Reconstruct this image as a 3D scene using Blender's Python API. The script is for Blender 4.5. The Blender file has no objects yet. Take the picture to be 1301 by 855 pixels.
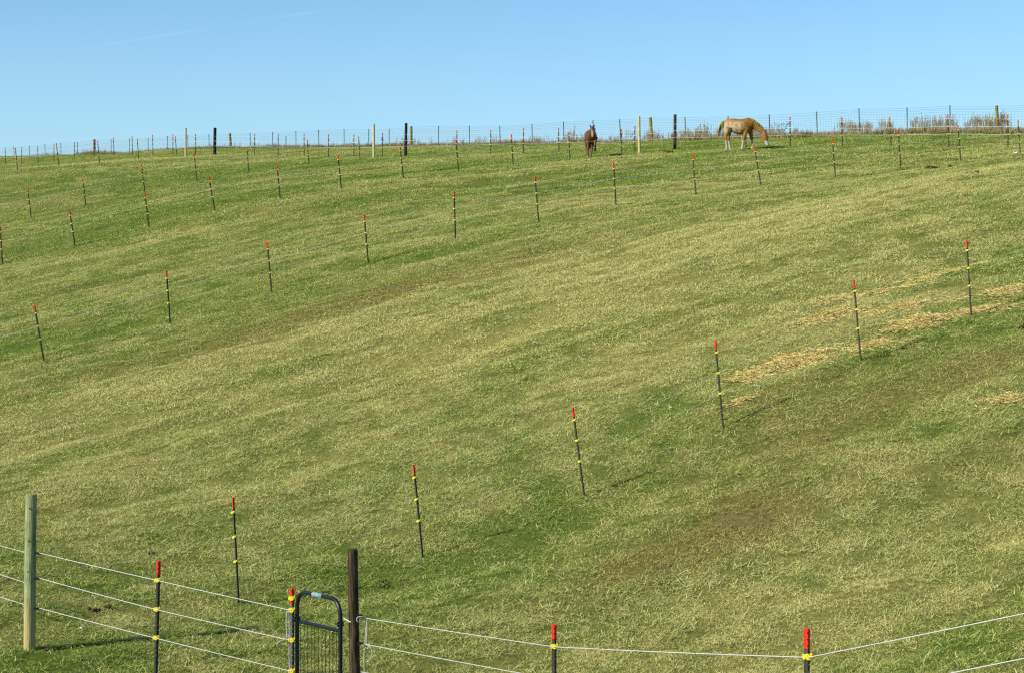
import bpy, bmesh, math, random
import numpy as np
from mathutils import Vector, Matrix, Euler
R = math.radians
scene = bpy.context.scene
col = scene.collection
random.seed(7)
rng = np.random.default_rng(11)

# ------------------------------------------------------------------ camera, sky, sun, exposure
F = 2530.0; CX, CY = 650.5, 427.5           # focal length and centre in photo pixels
camd = bpy.data.cameras.new('camera'); cam = bpy.data.objects.new('camera', camd); col.objects.link(cam)
camd.sensor_width = 36.0; camd.lens = F/1301*36.0; camd.clip_start = 0.3; camd.clip_end = 6000
cam.location = (0, 0, 0); cam.rotation_euler = (R(90), 0, 0)
scene.camera = cam
SUN_EL, SUN_PHI = R(32), R(60)              # height; angle left of "behind the camera"
sdir = Vector((-math.sin(SUN_PHI)*math.cos(SUN_EL), -math.cos(SUN_PHI)*math.cos(SUN_EL), math.sin(SUN_EL)))
w = bpy.data.worlds.new('World'); scene.world = w; w.use_nodes = True
wn = w.node_tree; bg = wn.nodes['Background']; bg.inputs['Strength'].default_value = 0.104
sky = wn.nodes.new('ShaderNodeTexSky'); sky.sky_type = 'NISHITA'; sky.sun_disc = False
sky.sun_elevation = SUN_EL
sky.sun_rotation = math.atan2(sdir.x, sdir.y)
sky.air_density = 1.0; sky.dust_density = 0.5; sky.ozone_density = 5.5; sky.altitude = 200
# a faint, broken vapour trail high on the left
def _dir(u, v): return Vector((u-CX, F, CY-v)).normalized()
_n = _dir(110, 61).cross(_dir(435, 10)).normalized(); _t = (_dir(435, 10)-_dir(110, 61)).normalized()
def _nd(t, **k):
    q = wn.nodes.new(t)
    for a_, b_ in k.items(): setattr(q, a_, b_)
    return q
_tc = _nd('ShaderNodeTexCoord'); _d1 = _nd('ShaderNodeVectorMath', operation='DOT_PRODUCT'); _d1.inputs[1].default_value = _n; wn.links.new(_tc.outputs['Generated'], _d1.inputs[0])
_d2 = _nd('ShaderNodeVectorMath', operation='DOT_PRODUCT'); _d2.inputs[1].default_value = _t; wn.links.new(_tc.outputs['Generated'], _d2.inputs[0])
_ab = _nd('ShaderNodeMath', operation='ABSOLUTE'); wn.links.new(_d1.outputs['Value'], _ab.inputs[0])
_mr = _nd('ShaderNodeMapRange', interpolation_type='SMOOTHSTEP'); wn.links.new(_ab.outputs[0], _mr.inputs[0]); _mr.inputs[1].default_value = .0011; _mr.inputs[2].default_value = .0; _mr.inputs[3].default_value = 0; _mr.inputs[4].default_value = 1
_a = _dir(110, 61).dot(_t); _b = _dir(435, 10).dot(_t)
_rp = _nd('ShaderNodeValToRGB'); _m2 = _nd('ShaderNodeMapRange'); wn.links.new(_d2.outputs['Value'], _m2.inputs[0]); _m2.inputs[1].default_value = _a; _m2.inputs[2].default_value = _b
wn.links.new(_m2.outputs[0], _rp.inputs[0]); _e = _rp.color_ramp.elements
for p_, v_ in ((.1, .6), (.38, .75), (.5, .12), (.66, .2), (.85, .8)): q = _e.new(p_); q.color = (v_, v_, v_, 1)
_e[0].color = (0, 0, 0, 1); _e[-1].color = (0, 0, 0, 1)
_mm = _nd('ShaderNodeMath', operation='MULTIPLY'); wn.links.new(_mr.outputs[0], _mm.inputs[0]); wn.links.new(_rp.outputs[0], _mm.inputs[1])
_m3 = _nd('ShaderNodeMath', operation='MULTIPLY'); wn.links.new(_mm.outputs[0], _m3.inputs[0]); _m3.inputs[1].default_value = .07
_mx = _nd('ShaderNodeMix', data_type='RGBA'); wn.links.new(_m3.outputs[0], _mx.inputs[0]); wn.links.new(sky.outputs[0], _mx.inputs[6]); _mx.inputs[7].default_value = (6.5, 7.5, 8.5, 1)
_wb = _nd('ShaderNodeMix', data_type='RGBA', blend_type='MULTIPLY'); _wb.inputs[0].default_value = 1; _wb.inputs[7].default_value = (.90, 1.06, 1.02, 1)
_sz = _nd('ShaderNodeSeparateXYZ'); wn.links.new(_tc.outputs['Generated'], _sz.inputs[0])
_hz = _nd('ShaderNodeMapRange', interpolation_type='SMOOTHSTEP'); wn.links.new(_sz.outputs[2], _hz.inputs[0]); _hz.inputs[1].default_value = .19; _hz.inputs[2].default_value = .03; _hz.inputs[3].default_value = 0; _hz.inputs[4].default_value = .62
_mh = _nd('ShaderNodeMix', data_type='RGBA'); wn.links.new(_hz.outputs[0], _mh.inputs[0]); wn.links.new(_mx.outputs[2], _mh.inputs[6]); _mh.inputs[7].default_value = (3.5, 4.6, 5.7, 1)
wn.links.new(_mh.outputs[2], _wb.inputs[6]); wn.links.new(_wb.outputs[2], bg.inputs['Color'])
sl = bpy.data.lights.new('sun', 'SUN'); sun = bpy.data.objects.new('sun', sl); col.objects.link(sun)
sl.energy = 4.6; sl.angle = R(0.53); sl.color = (1.0, 0.94, 0.84)
sun.rotation_euler = sdir.to_track_quat('Z', 'Y').to_euler()
scene.view_settings.view_transform = 'Standard'; scene.view_settings.look = 'None'
scene.view_settings.gamma = 1.0; scene.view_settings.exposure = 0.62
scene.cycles.use_denoising = False; scene.cycles.filter_width = 1.25
scene.view_settings.use_curve_mapping = False

# ------------------------------------------------------------------ tagging helpers
def tag(o, label=None, cat=None, group=None, kind=None):
    if label: o['label'] = label
    if cat: o['category'] = cat
    if group: o['group'] = group
    if kind: o['kind'] = kind
    return o
def empty(name, loc, rot=(0, 0, 0)):
    o = bpy.data.objects.new(name, None); o.empty_display_size = 0.2
    o.location = loc; o.rotation_euler = rot; col.objects.link(o); return o
def link_mesh(name, me, mat, parent=None):
    o = bpy.data.objects.new(name, me); col.objects.link(o)
    if mat is not None and not me.materials: me.materials.append(mat)
    if parent: o.parent = parent
    return o
def copy_tree(o, parent=None):
    c = o.copy(); col.objects.link(c)
    if parent: c.parent = parent
    for ch in list(o.children): copy_tree(ch, c)
    return c

class MB:
    """collects shapes, then becomes ONE mesh"""
    def __init__(s): s.v = []; s.f = []; s.sm = []
    def add(s, vs, fs, smooth=False):
        b = len(s.v); s.v += [tuple(v) for v in vs]
        s.f += [[i+b for i in f] for f in fs]; s.sm += [smooth]*len(fs)
    def box(s, c, size, rot=None):
        sx, sy, sz = size[0]/2, size[1]/2, size[2]/2
        vs = [Vector((x*sx, y*sy, z*sz)) for x in (-1, 1) for y in (-1, 1) for z in (-1, 1)]
        if rot is not None: vs = [rot @ v for v in vs]
        vs = [v+Vector(c) for v in vs]
        s.add(vs, [[0,1,3,2],[4,6,7,5],[0,4,5,1],[2,3,7,6],[0,2,6,4],[1,5,7,3]])
    def tube(s, pts, rad, n=8, cap=True, smooth=True):
        pts = [Vector(p) for p in pts]; rings = []
        rads = rad if hasattr(rad, '__len__') else [rad]*len(pts)
        up = None; vs = []
        for i, p in enumerate(pts):
            t = (pts[min(i+1, len(pts)-1)]-pts[max(i-1, 0)]).normalized()
            if up is None:
                up = Vector((0, 0, 1)) if abs(t.z) < 0.9 else Vector((0, 1, 0))
            a = t.cross(up).normalized(); b = a.cross(t).normalized(); up = b
            for k in range(n):
                an = 2*math.pi*k/n
                vs.append(p+(a*math.cos(an)+b*math.sin(an))*rads[i])
        fs = []
        for i in range(len(pts)-1):
            for k in range(n):
                k2 = (k+1) % n
                fs.append([i*n+k, i*n+k2, (i+1)*n+k2, (i+1)*n+k])
        s.add(vs, fs, smooth)
        if cap:
            s.add(vs[:n], [list(range(n))[::-1]]); s.add(vs[-n:], [list(range(n))])
    def mesh(s, name):
        me = bpy.data.meshes.new(name); me.from_pydata(s.v, [], s.f)
        me.polygons.foreach_set('use_smooth', s.sm); me.update(); return me
    def build(s, name, mat, parent=None):
        return link_mesh(name, s.mesh(name), mat, parent)

# ------------------------------------------------------------------ value noise
_G = np.random.default_rng(5).random((256, 256))
def vnoise(x, y):
    xi = np.floor(x).astype(int); yi = np.floor(y).astype(int)
    fx = x-xi; fy = y-yi; fx = fx*fx*(3-2*fx); fy = fy*fy*(3-2*fy)
    g = lambda a, b: _G[a % 256, b % 256]
    return (g(xi, yi)*(1-fx)+g(xi+1, yi)*fx)*(1-fy)+(g(xi, yi+1)*(1-fx)+g(xi+1, yi+1)*fx)*fy
def fbm(x, y, o=4):
    t = 0; a = 0.5; n = 0
    for k in range(o):
        t = t+a*vnoise(x*2**k+17.3*k, y*2**k+9.1*k); n += a; a *= 0.5
    return t/n      # 0..1

# ------------------------------------------------------------------ survey of the fence rows
# (photo px of the top, photo px of the foot); the real posts are 1.4 m tall, so the height gives the distance
ROW_A = [(295,632,303,768),(525,590,537,710),(727.5,517,742.5,632),(909,432,919,545),(1085,355.5,1094,459),(1228,305,1234,403)]
ROW_B = [(44,388,56,460),(210.5,344.5,216,413),(339.5,307.5,345.5,373),(462.5,273,468,336),(577,243,578.5,305),(679.5,224,684.5,284),
         (779,207,782.5,262),(880,196,884.5,250),(958.5,186,967,237),(1057.5,176.5,1061.5,227),(1141.2,165.5,1144.3,215.6),(1217,159,1220.6,206.7),(1293.3,153,1296.8,200)]
ROW_C = [(0,289,3,336),(88,268,95,313),(184,245.5,189.5,290),(265,224.5,273,268),(352,210,356,253),(429,197.5,433.5,239.5),(508,186.7,512.5,227),
         (579,178,583,218.5),(649.5,171,652,210.6),(723,167.5,724,205),(789.2,164.3,790.2,200)]
ROW_D = [(35.4,241,39.3,276.5),(105,228,109,262),(179.3,209,184.2,246),(246.5,195.8,250.5,230.7),(313.5,187,316.4,220.2),(390.3,177.9,392.6,210.5),(455.6,174,457.6,204)]
ROW_E = [(19.4,188.4,22.2,216.8),(71.4,182.3,75,211.5),(123.7,179.2,126.4,208.3),(173.9,176.8,176,202.5),(222.5,173.6,225,200.5)]
ROW_F = [(6.1,188.4,7,210),(27.6,187.2,27.6,209.6),(47.6,185.9,48.2,208.3),(68.5,183.3,68.6,205.8),(94.5,181,95,203.3),(119.3,178.2,119.5,200.2),(144,175,145,198.3),
         (167.8,173.2,168.4,197.8),(193.5,171.7,194.3,197.7),(219.5,171,219.5,197),(248.4,170.8,248.4,197),(323.4,170.2,323.4,197.2),
         (353.4,170.8,353.4,199),(386.3,170.2,386.4,199),(417.4,171.2,417.5,199.8),(449.5,171.2,449.5,200.2),(486,169.2,485.6,200),
         (580.4,166.3,580.7,198),(623.5,165.1,623.4,197),(665.3,163,664.7,196),(709.4,162.7,710,195),(806.4,160.4,806.4,194),
         (947.5,151.3,947.5,189.6),(1003.4,148.6,1003.9,187.8),(1069.5,149.7,1070.5,187.4),(1130.6,148.8,1132.7,187.9),(1204,145.3,1205.6,188.2),(1280.5,146,1280.8,188.6)]
def row_depth(row, deg):
    u = np.array([r[2] for r in row]); h = np.array([math.hypot(r[3]-r[1], r[2]-r[0]) for r in row])
    return np.polyfit((u-650)/650, h/(1.4*F), deg)          # 1/d along the row
PA, PB, PC, PD, PE, PF = row_depth(ROW_A, 1), row_depth(ROW_B, 2), row_depth(ROW_C, 1), row_depth(ROW_D, 1), row_depth(ROW_E, 1), row_depth(ROW_F, 2)
def dep(P, u): return float(1/np.polyval(P, (u-650)/650))
def world(u, v, d): return ((u-CX)/F*d, d, (CY-v)/F*d)

# woven fence on the crest: (px of the top, lean in px, kind)
ROW_G = [(-24,190,0,'t'),(-3,188.5,0,'t'),(16.9,186.8,1.3,'t'),(36.8,185.5,.8,'t'),(56.4,183.6,1.2,'t'),(77,182,.5,'t'),(98.3,181,0,'t'),(119.5,177.6,.3,'w'),(141.1,177.3,0,'t'),(164.6,176.3,0,'t'),
         (188,175.5,.3,'t'),(212.3,173.2,1,'t'),(238.2,172,.6,'t'),(265,171.2,.6,'t'),(291.4,170,1.6,'w'),(317.4,169.2,1,'t'),(346.3,168.1,0,'t'),
         (375.6,167,.5,'t'),(404.5,165.4,.8,'t'),(436.9,164.3,.3,'t'),(468.4,164.5,0,'t'),(494.4,164.1,.2,'t'),(522.5,161,0,'w'),(557.2,160.3,0,'t'),
         (596.5,160,0,'t'),(634.8,160,.5,'t'),(675.6,157.9,1,'t'),(715.8,155,.7,'t'),(753.4,153.2,.8,'t'),(787.3,151.8,1.5,'t'),(826.4,149.7,2.4,'w'),
         (870.4,149,1,'t'),(925,148,.6,'t'),(977.2,145.9,1,'t'),(1037.5,142.3,1.2,'t'),(1091.5,138.2,1,'t'),(1152.6,137.1,.4,'t'),(1207.1,134.2,.5,'t'),
         (1266.8,134.6,1.6,'w'),(1330,132,.6,'t'),(1395,130,.4,'t')]
GU = [-150, 0, 250, 450, 625, 806, 1003, 1280, 1450]
GD = [205, 186, 157, 141, 128, 117, 105, 95, 90]
def depG(u): return float(np.interp(u, GU, GD))
BORDER_U = [-100, 0, 60, 120, 165, 235, 330, 480, 500, 645, 800, 960, 1130, 1301, 1450]
BORDER_V = [211, 204, 200, 197, 194, 191.7, 190, 189.5, 187.5, 185.5, 183, 177.5, 173, 170.5, 168]
def borderV(u): return float(np.interp(u, BORDER_U, BORDER_V))

# foreground fence: distances measured from the insulator spacing
FORE = {'left_out': (-160, 25.0), 'wood': (37.5, 23.6), 'a': (197, 22.0), 'gate_t': (371, 20.9), 'dark': (451, 20.0), 'b': (704, 18.9), 'c': (1025.5, 15.3), 'right_out': (1480, 11.8)}
FZ = {'wood': 826, 'a': 872, 'gate_t': 916, 'dark': 932, 'b': 980, 'c': 1030}

# ------------------------------------------------------------------ terrain
SX, SY = 0.82, 0.572                       # run of the grazing terraces in plan
BANDS = []                                  # polylines (world) of swales, filled below
def seg_dist(x, y, poly):
    best = np.full(np.shape(x), 1e9)
    for (x0, y0), (x1, y1) in zip(poly[:-1], poly[1:]):
        dx, dy = x1-x0, y1-y0; L = dx*dx+dy*dy
        t = np.clip(((x-x0)*dx+(y-y0)*dy)/L, 0, 1)
        best = np.minimum(best, np.hypot(x-x0-t*dx, y-y0-t*dy))
    return best
def pre_at(u, v, P=None):                   # rough distance of a photo pixel from the surveyed rows
    rows = []
    for Pq, row in ((PA, ROW_A), (PB, ROW_B), (PC, ROW_C), (PF, ROW_F)):
        us = [r[2] for r in row]; vs = [r[3] for r in row]
        k = np.polyfit(us, vs, 2)
        rows.append((float(np.polyval(k, u)), 1/np.polyval(Pq, (u-650)/650)))
    rows.append((float(np.interp(u, [37, 371, 704, 1025, 1480], [826, 916, 980, 1030, 1050])), float(np.interp(u, [37, 371, 704, 1025, 1480], [23.6, 20.9, 18.9, 15.3, 11.8]))))
    rows.sort()
    vv = [a for a, b in rows]; iv = [1/b for a, b in rows]
    d = 1/np.interp(v, vv, iv)
    return ((u-CX)/F*d, d)
for pts, wd, am in [([(-60,335),(60,310),(200,282),(330,262),(430,247),(560,236),(700,228)], 1.7, .20),
                    ([(-40,455),(60,437),(160,412),(290,385),(420,348),(560,325)], 1.1, .13),
                    ([(180,440),(300,405),(420,372),(560,350),(700,330)], 1.6, .10),
                    ([(520,722),(640,690),(720,655),(790,625),(880,585),(990,540),(1120,500)], .9, .12),
                    ([(560,560),(640,535),(760,500),(860,470)], .8, .06),
                    ([(480,300),(620,290),(760,275),(900,262),(1060,240),(1200,222)], 1.6, .10),
                    ([(800,560),(900,520),(1010,480)], .6, .05),
                    ([(820,800),(930,750),(1080,700),(1301,640)], .9, .08),
                    ([(0,600),(160,560),(330,520),(480,480)], 1.0, .07)]:
    BANDS.append(([pre_at(u, v) for u, v in pts], wd, am))
def ripple(x, y):
    s = x*SX+y*SY; t = -x*SY+y*SX
    z = (fbm(s/7.0+3, t/1.9+8, 3)-.5)*0.34 + (fbm(s/2.2+40, t/.8+11, 3)-.5)*0.12 + (fbm(x/.55+70, y/.55+31, 2)-.5)*0.055
    for poly, wd, am in BANDS:
        z = z-am*np.exp(-(seg_dist(x, y, poly)/wd)**2)
    return z*(1-.75*np.clip((y-80)/50, 0, 1))
ctrl = []
def add_ctrl(u, v, d): ctrl.append(world(u, v, d))
for row, P in ((ROW_A, PA), (ROW_B, PB), (ROW_C, PC), (ROW_D, PD), (ROW_E, PE), (ROW_F, PF)):
    for r in row: add_ctrl(r[2], r[3], dep(P, r[2]))
for k, v in FZ.items(): add_ctrl(FORE[k][0], v, FORE[k][1])
for u in range(-100, 1451, 110):
    d = depG(u); add_ctrl(u, borderV(u)+.6, d)
    x, y, z = world(u, borderV(u), d)
    ctrl.append((x*1.12, y+20, z-.5)); ctrl.append((x*1.35, y+50, z-5.0)); ctrl.append((x*1.7, y+110, z-14.0))
ctrl += [(3.9, 11.8, -2.7), (-6.0, 25.0, -3.55), (0, 0, -1.75), (6, 0, -1.6), (-8, 2, -2.2), (0, -15, -1.6), (20, -15, -1.0), (-25, -10, -3), (9, 12, -2.4), (-8, 13, -3.4), (0, 9, -2.9),
         (25, 20, -0.5), (32, 45, 6.5), (45, 70, 8.5), (-22, 28, -3.9), (-35, 50, -3.5), (-50, 80, 0.5), (-75, 120, 5), (50, 0, 1), (-50, 0, -4), (80, 60, 8)]
ctrl = np.array(ctrl)
CXY = ctrl[:, :2].copy(); CZ = ctrl[:, 2]-ripple(ctrl[:, 0], ctrl[:, 1])
def tps(r2): return 0.5*r2*np.log(r2+1e-9)
def fit():
    n = len(CXY); D = ((CXY[:, None]-CXY[None])**2).sum(-1)
    K = tps(D)+np.eye(n)*.4
    Pm = np.c_[np.ones(n), CXY]; A = np.block([[K, Pm], [Pm.T, np.zeros((3, 3))]])
    return np.linalg.solve(A, np.r_[CZ, 0, 0, 0])
WT = fit()
def terr(x, y):
    x = np.atleast_1d(np.asarray(x, float)); y = np.atleast_1d(np.asarray(y, float))
    sh = x.shape; x = x.ravel(); y = y.ravel(); out = np.empty_like(x)
    for i in range(0, len(x), 40000):
        a, b = x[i:i+40000], y[i:i+40000]
        rr = np.hypot(a, b); k = np.minimum(1, 260/np.maximum(rr, 1e-6)); ax, bx = a*k, b*k
        r2 = (ax[:, None]-CXY[None, :, 0])**2+(bx[:, None]-CXY[None, :, 1])**2
        z = tps(r2) @ WT[:-3]+WT[-3]+WT[-2]*ax+WT[-1]*bx
        t = np.clip((rr-215)/45, 0, 1); t = t*t*(3-2*t)
        m = np.clip(-z-12, 0, None)*0
        z = z*(1-t)+(-16)*t
        out[i:i+40000] = z+ripple(a, b)*np.clip((230-rr)/60, 0, 1)
    return out.reshape(sh)
def tz(x, y): return float(terr(x, y)[0])
def at(u, v, d0=9, d1=160):                 # where the sight line through a photo pixel meets the terrain
    ds = np.linspace(d0, d1, 1500); x = (u-CX)/F*ds; z = (CY-v)/F*ds
    g = terr(x, ds)-z
    idx = np.where((g[:-1] < 0) & (g[1:] >= 0))[0]
    if len(idx) == 0: return pre_at(u, v)
    i = idx[0]; t = g[i]/(g[i]-g[i+1]); d = ds[i]+(ds[i+1]-ds[i])*t
    return ((u-CX)/F*d, d)

# how dry, brown or green the sward is (condition of the grass, in plan; swales add relief shade as colour)
def blob(x, y, c, a, b, ang=35):
    ca, sa = math.cos(R(ang)), math.sin(R(ang))
    dx, dy = x-c[0], y-c[1]; p = (dx*ca+dy*sa)/a; q = (-dx*sa+dy*ca)/b
    return np.exp(-(p*p+q*q))
DRYB = [(at(u, v), a, b, k) for u, v, a, b, k in [
    (190,202,13,1.8,.55),(130,206,9,1.5,.4),(300,206,10,1.6,.35),(230,212,8,1.4,.25),(700,212,14,2.2,.18),(560,203,8,2,.2),(1140,240,7,2.2,.25),(1060,262,9,3,.15),(330,258,6,1.3,.2),(190,310,5,1.2,.3),
    (800,470,4,1.6,.25),(900,440,4,1.5,.2),(1180,340,4,2,.2),(300,440,8,2.5,.2),(700,400,8,3,.2),(100,520,6,2.5,.2),(330,610,3,1.5,.2),(420,650,2,.8,.15),(1000,660,2,.7,.2),
    (1120,395,2.2,.8,.45),(1010,462,1.3,.6,.5),(1200,380,2.0,.5,.4),(1060,405,1.2,.4,.4),(840,330,8,3,.2),(460,480,5,2,.15),(620,600,2.5,1,.15),(1200,190,10,1.2,.1)]]
BRNB = [(at(u, v), a, b, k) for u, v, a, b, k in [
    (900,680,2.6,1.0,.75),(960,650,2,.8,.4),(860,700,1.5,.6,.4),(1050,540,4,1,.65),(1180,500,3.5,.9,.5),(350,412,7,1.5,.5),(420,395,5,1,.45),(560,345,5,1.4,.4),(690,325,5,1.4,.3),(1000,490,3,.7,.4),
    (1280,610,2,.8,.4),(700,520,3,.8,.2),(700,285,3,1,.35),(250,430,4,1,.3),(1020,420,2.5,.8,.3),(1150,210,3,.5,.3),(500,745,.6,.3,.4),(940,250,5,1.5,.25)]]
GRNB = [(at(u, v), a, b, k) for u, v, a, b, k in [
    (60,845,1.3,.5,1.6),(5,850,1.3,.7,1.6),(870,745,.9,.4,.7),(740,650,2,.4,.7),(660,685,1.6,.35,.5),(720,590,1,.5,.2),(150,235,12,3,.5),(60,225,12,4,.5),(300,192,30,2.5,.5),(620,190,25,3,.5),(900,182,22,4,.5),(1200,178,16,3,.5),
    (150,420,4,1,.5),(60,430,3,.8,.5),(400,330,5,1,.5),(1140,455,3,1,.7),(1240,430,2.5,1,.6),(1180,395,1,.3,.8),(700,240,8,2,.3),(300,250,10,1.3,.6),(480,232,9,1.2,.5),(1240,560,2.5,.8,.3),(620,770,1,.4,.4),
    (640,655,1,.4,.5),(450,580,2.5,.6,.25),(250,300,7,1.2,.4),(1180,200,8,1.0,.4)]]
def cover(x, y):
    s = x*SX+y*SY; t = -x*SY+y*SX
    n1 = fbm(s/5.0+91, t/1.7+33, 4); n2 = fbm(x/1.1+7, y/1.6+70, 3); n3 = fbm(s/16+5, t/5+2, 2)
    n4 = fbm(x/.35+170, y/.45+12, 2)
    dry = .45+(n1-.5)*.85+(n2-.5)*.65+(n3-.5)*.4+(n4-.5)*.95
    brn = np.clip((fbm(s/3.2+55, t/.8+77, 4)-.60)*2.6, 0, 1)*.6+np.clip((fbm(x/.5+15, y/.6+27, 2)-.76)*5, 0, 1)*.5
    far = np.clip((y-60)/60, 0, 1); dry = dry-far*.06
    for c, a, b, k in DRYB: dry = dry+blob(x, y, c, a, b)*k*1.35
    for c, a, b, k in GRNB:
        g = blob(x, y, c, a, b)*k; dry = dry-g*.38; brn = brn*(1-g)
    for c, a, b, k in BRNB:
        g = blob(x, y, c, a, b)*k; brn = brn+g*(.35+.7*n2)
    for poly, wd, am in BANDS: dry = dry-np.exp(-(seg_dist(x, y, poly)/wd)**2)*am*1.0  # greener swale grass, deepened to put relief shading into the colour
    return np.clip(dry, 0, 1), np.clip(brn, 0, 1)

# ------------------------------------------------------------------ materials
def mat(name):
    m = bpy.data.materials.new(name); m.use_nodes = True; nt = m.node_tree; return m, nt, nt.nodes['Principled BSDF']
def ramp(nt, stops, fac=None):
    r = nt.nodes.new('ShaderNodeValToRGB'); e = r.color_ramp.elements
    while len(e) < len(stops): e.new(0.5)
    for i, (p, c) in enumerate(stops): e[i].position = p; e[i].color = (*c, 1)
    if fac is not None: nt.links.new(fac, r.inputs[0])
    return r
def noise(nt, scale, detail=4, coord='Object', rough=.55, stretch=None):
    tc = nt.nodes.new('ShaderNodeTexCoord'); n = nt.nodes.new('ShaderNodeTexNoise')
    n.inputs['Scale'].default_value = scale; n.inputs['Detail'].default_value = detail; n.inputs['Roughness'].default_value = rough
    src = tc.outputs[coord]
    if stretch:
        mp = nt.nodes.new('ShaderNodeMapping'); mp.inputs['Scale'].default_value = stretch; nt.links.new(src, mp.inputs[0]); src = mp.outputs[0]
    nt.links.new(src, n.inputs['Vector']); return n
def bump(nt, h, bsdf, strength=.5, dist=.01):
    b = nt.nodes.new('ShaderNodeBump'); b.inputs['Strength'].default_value = strength; b.inputs['Distance'].default_value = dist
    nt.links.new(h, b.inputs['Height']); nt.links.new(b.outputs[0], bsdf.inputs['Normal'])
def simple(name, stops, scale, rough=.7, metal=0, bmp=.3, bd=.004, stretch=None, detail=5):
    m, nt, b = mat(name); n = noise(nt, scale, detail, stretch=stretch); r = ramp(nt, stops, n.outputs[0])
    nt.links.new(r.outputs[0], b.inputs['Base Color']); b.inputs['Roughness'].default_value = rough; b.inputs['Metallic'].default_value = metal; b.inputs['Specular IOR Level'].default_value = .3 if rough < .5 else .12
    if bmp: bump(nt, n.outputs[0], b, bmp, bd)
    return m
def math_n(nt, op, a, b=None, clamp=False):
    n = nt.nodes.new('ShaderNodeMath'); n.operation = op; n.use_clamp = clamp
    for i, q in enumerate((a, b)):
        if q is None: continue
        if isinstance(q, (int, float)): n.inputs[i].default_value = q
        else: nt.links.new(q, n.inputs[i])
    return n.outputs[0]
def mixc(nt, f, a, b):
    n = nt.nodes.new('ShaderNodeMix'); n.data_type = 'RGBA'
    for s, q in (('Factor', f),):
        if isinstance(q, (int, float)): n.inputs[0].default_value = q
        else: nt.links.new(q, n.inputs[0])
    for i, q in ((6, a), (7, b)):
        if isinstance(q, tuple): n.inputs[i].default_value = (*q, 1)
        else: nt.links.new(q, n.inputs[i])
    return n.outputs[2]
def attr(nt, name, typ='GEOMETRY'):
    a = nt.nodes.new('ShaderNodeAttribute'); a.attribute_name = name; a.attribute_type = typ; return a.outputs['Fac']

GREEN_A, GREEN_B = (0.090, 0.170, 0.022), (0.265, 0.335, 0.055)
DRY_A, DRY_B = (0.33, 0.315, 0.080), (0.64, 0.595, 0.25)
BROWN_A, BROWN_B = (0.16, 0.13, 0.035), (0.38, 0.32, 0.10)
def grass_mat():
    m = bpy.data.materials.new('pasture_blades'); m.use_nodes = True; nt = m.node_tree; nt.nodes.clear()
    r = attr(nt, 'blade'); r2 = attr(nt, 'tone'); dry = attr(nt, 'dry', 'INSTANCER'); brn = attr(nt, 'brown', 'INSTANCER')
    g = mixc(nt, r2, GREEN_A, GREEN_B); d = mixc(nt, r2, DRY_A, DRY_B); b = mixc(nt, r2, BROWN_A, BROWN_B)
    k = math_n(nt, 'SUBTRACT', dry, r); k = math_n(nt, 'MULTIPLY', k, 3.0); k = math_n(nt, 'ADD', k, .5, True)
    c = mixc(nt, k, g, d)
    q = math_n(nt, 'SUBTRACT', brn, attr(nt, 'pick')); q = math_n(nt, 'MULTIPLY', q, 4.0, True)
    c = mixc(nt, q, c, b)
    df = nt.nodes.new('ShaderNodeBsdfDiffuse'); tr = nt.nodes.new('ShaderNodeBsdfTranslucent'); mx = nt.nodes.new('ShaderNodeMixShader'); out = nt.nodes.new('ShaderNodeOutputMaterial')
    nt.links.new(c, df.inputs[0]); nt.links.new(c, tr.inputs[0]); mx.inputs[0].default_value = .14
    nt.links.new(df.outputs[0], mx.inputs[1]); nt.links.new(tr.outputs[0], mx.inputs[2]); nt.links.new(mx.outputs[0], out.inputs[0])
    return m
def ground_mat():
    m, nt, b = mat('pasture_ground')
    dry = attr(nt, 'dry'); brn = attr(nt, 'brown')
    n = noise(nt, 9, 6, rough=.7); nn = ramp(nt, [(.3, (0, 0, 0)), (.7, (1, 1, 1))], n.outputs[0])
    g = mixc(nt, nn.outputs[0], (0.050, 0.085, 0.016), (0.13, 0.17, 0.030)); d = mixc(nt, nn.outputs[0], (0.13, 0.125, 0.03), (0.30, 0.28, 0.08))
    br = mixc(nt, nn.outputs[0], (0.07, 0.055, 0.020), (0.24, 0.20, 0.065))
    c = mixc(nt, dry, g, d); c = mixc(nt, brn, c, br)
    nt.links.new(c, b.inputs['Base Color']); b.inputs['Roughness'].default_value = 1; b.inputs['Specular IOR Level'].default_value = 0
    n2 = noise(nt, 22, 5, rough=.75); bump(nt, n2.outputs[0], b, .9, .06)
    return m
M = {
 'steel': simple('weathered_post_steel', [(.3, (.040, .038, .030)), (.7, (.095, .09, .07))], 30, .75, 0, .2),
 'grey_steel': simple('galvanised_post_steel', [(.3, (.06, .062, .07)), (.7, (.13, .13, .14))], 20, .6, .2, .2),
 'red': simple('red_post_paint', [(.3, (.62, .028, .012)), (.7, (.80, .055, .020))], 25, .45, 0, .2),
 'pink': simple('faded_red_paint', [(.3, (.55, .05, .06)), (.7, (.70, .11, .12))], 25, .5, 0, .2),
 'yellow': simple('yellow_insulator_plastic', [(.3, (.72, .56, .01)), (.7, (.84, .70, .03))], 40, .4, 0, 0),
 'rope': simple('white_electric_rope', [(.3, (.32, .32, .29)), (.7, (.56, .56, .52))], 160, .7, 0, .4, .002),
 'wire_pale': simple('thin_grey_polywire', [(.3, (.68, .69, .60)), (.7, (.85, .86, .76))], 90, .7, 0, 0),
 'fence_wire': simple('galvanised_fence_wire', [(.3, (.13, .15, .19)), (.7, (.22, .24, .28))], 10, .6, .2, 0),
 'black': simple('black_powder_coat', [(.3, (.005, .008, .010)), (.7, (.010, .014, .018))], 14, .36, 0, .08),
 'clip': simple('black_plastic', [(.3, (.010, .010, .010)), (.7, (.025, .025, .025))], 14, .5, 0, 0),
 'treated': None, 'darkwood': None,
}
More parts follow.
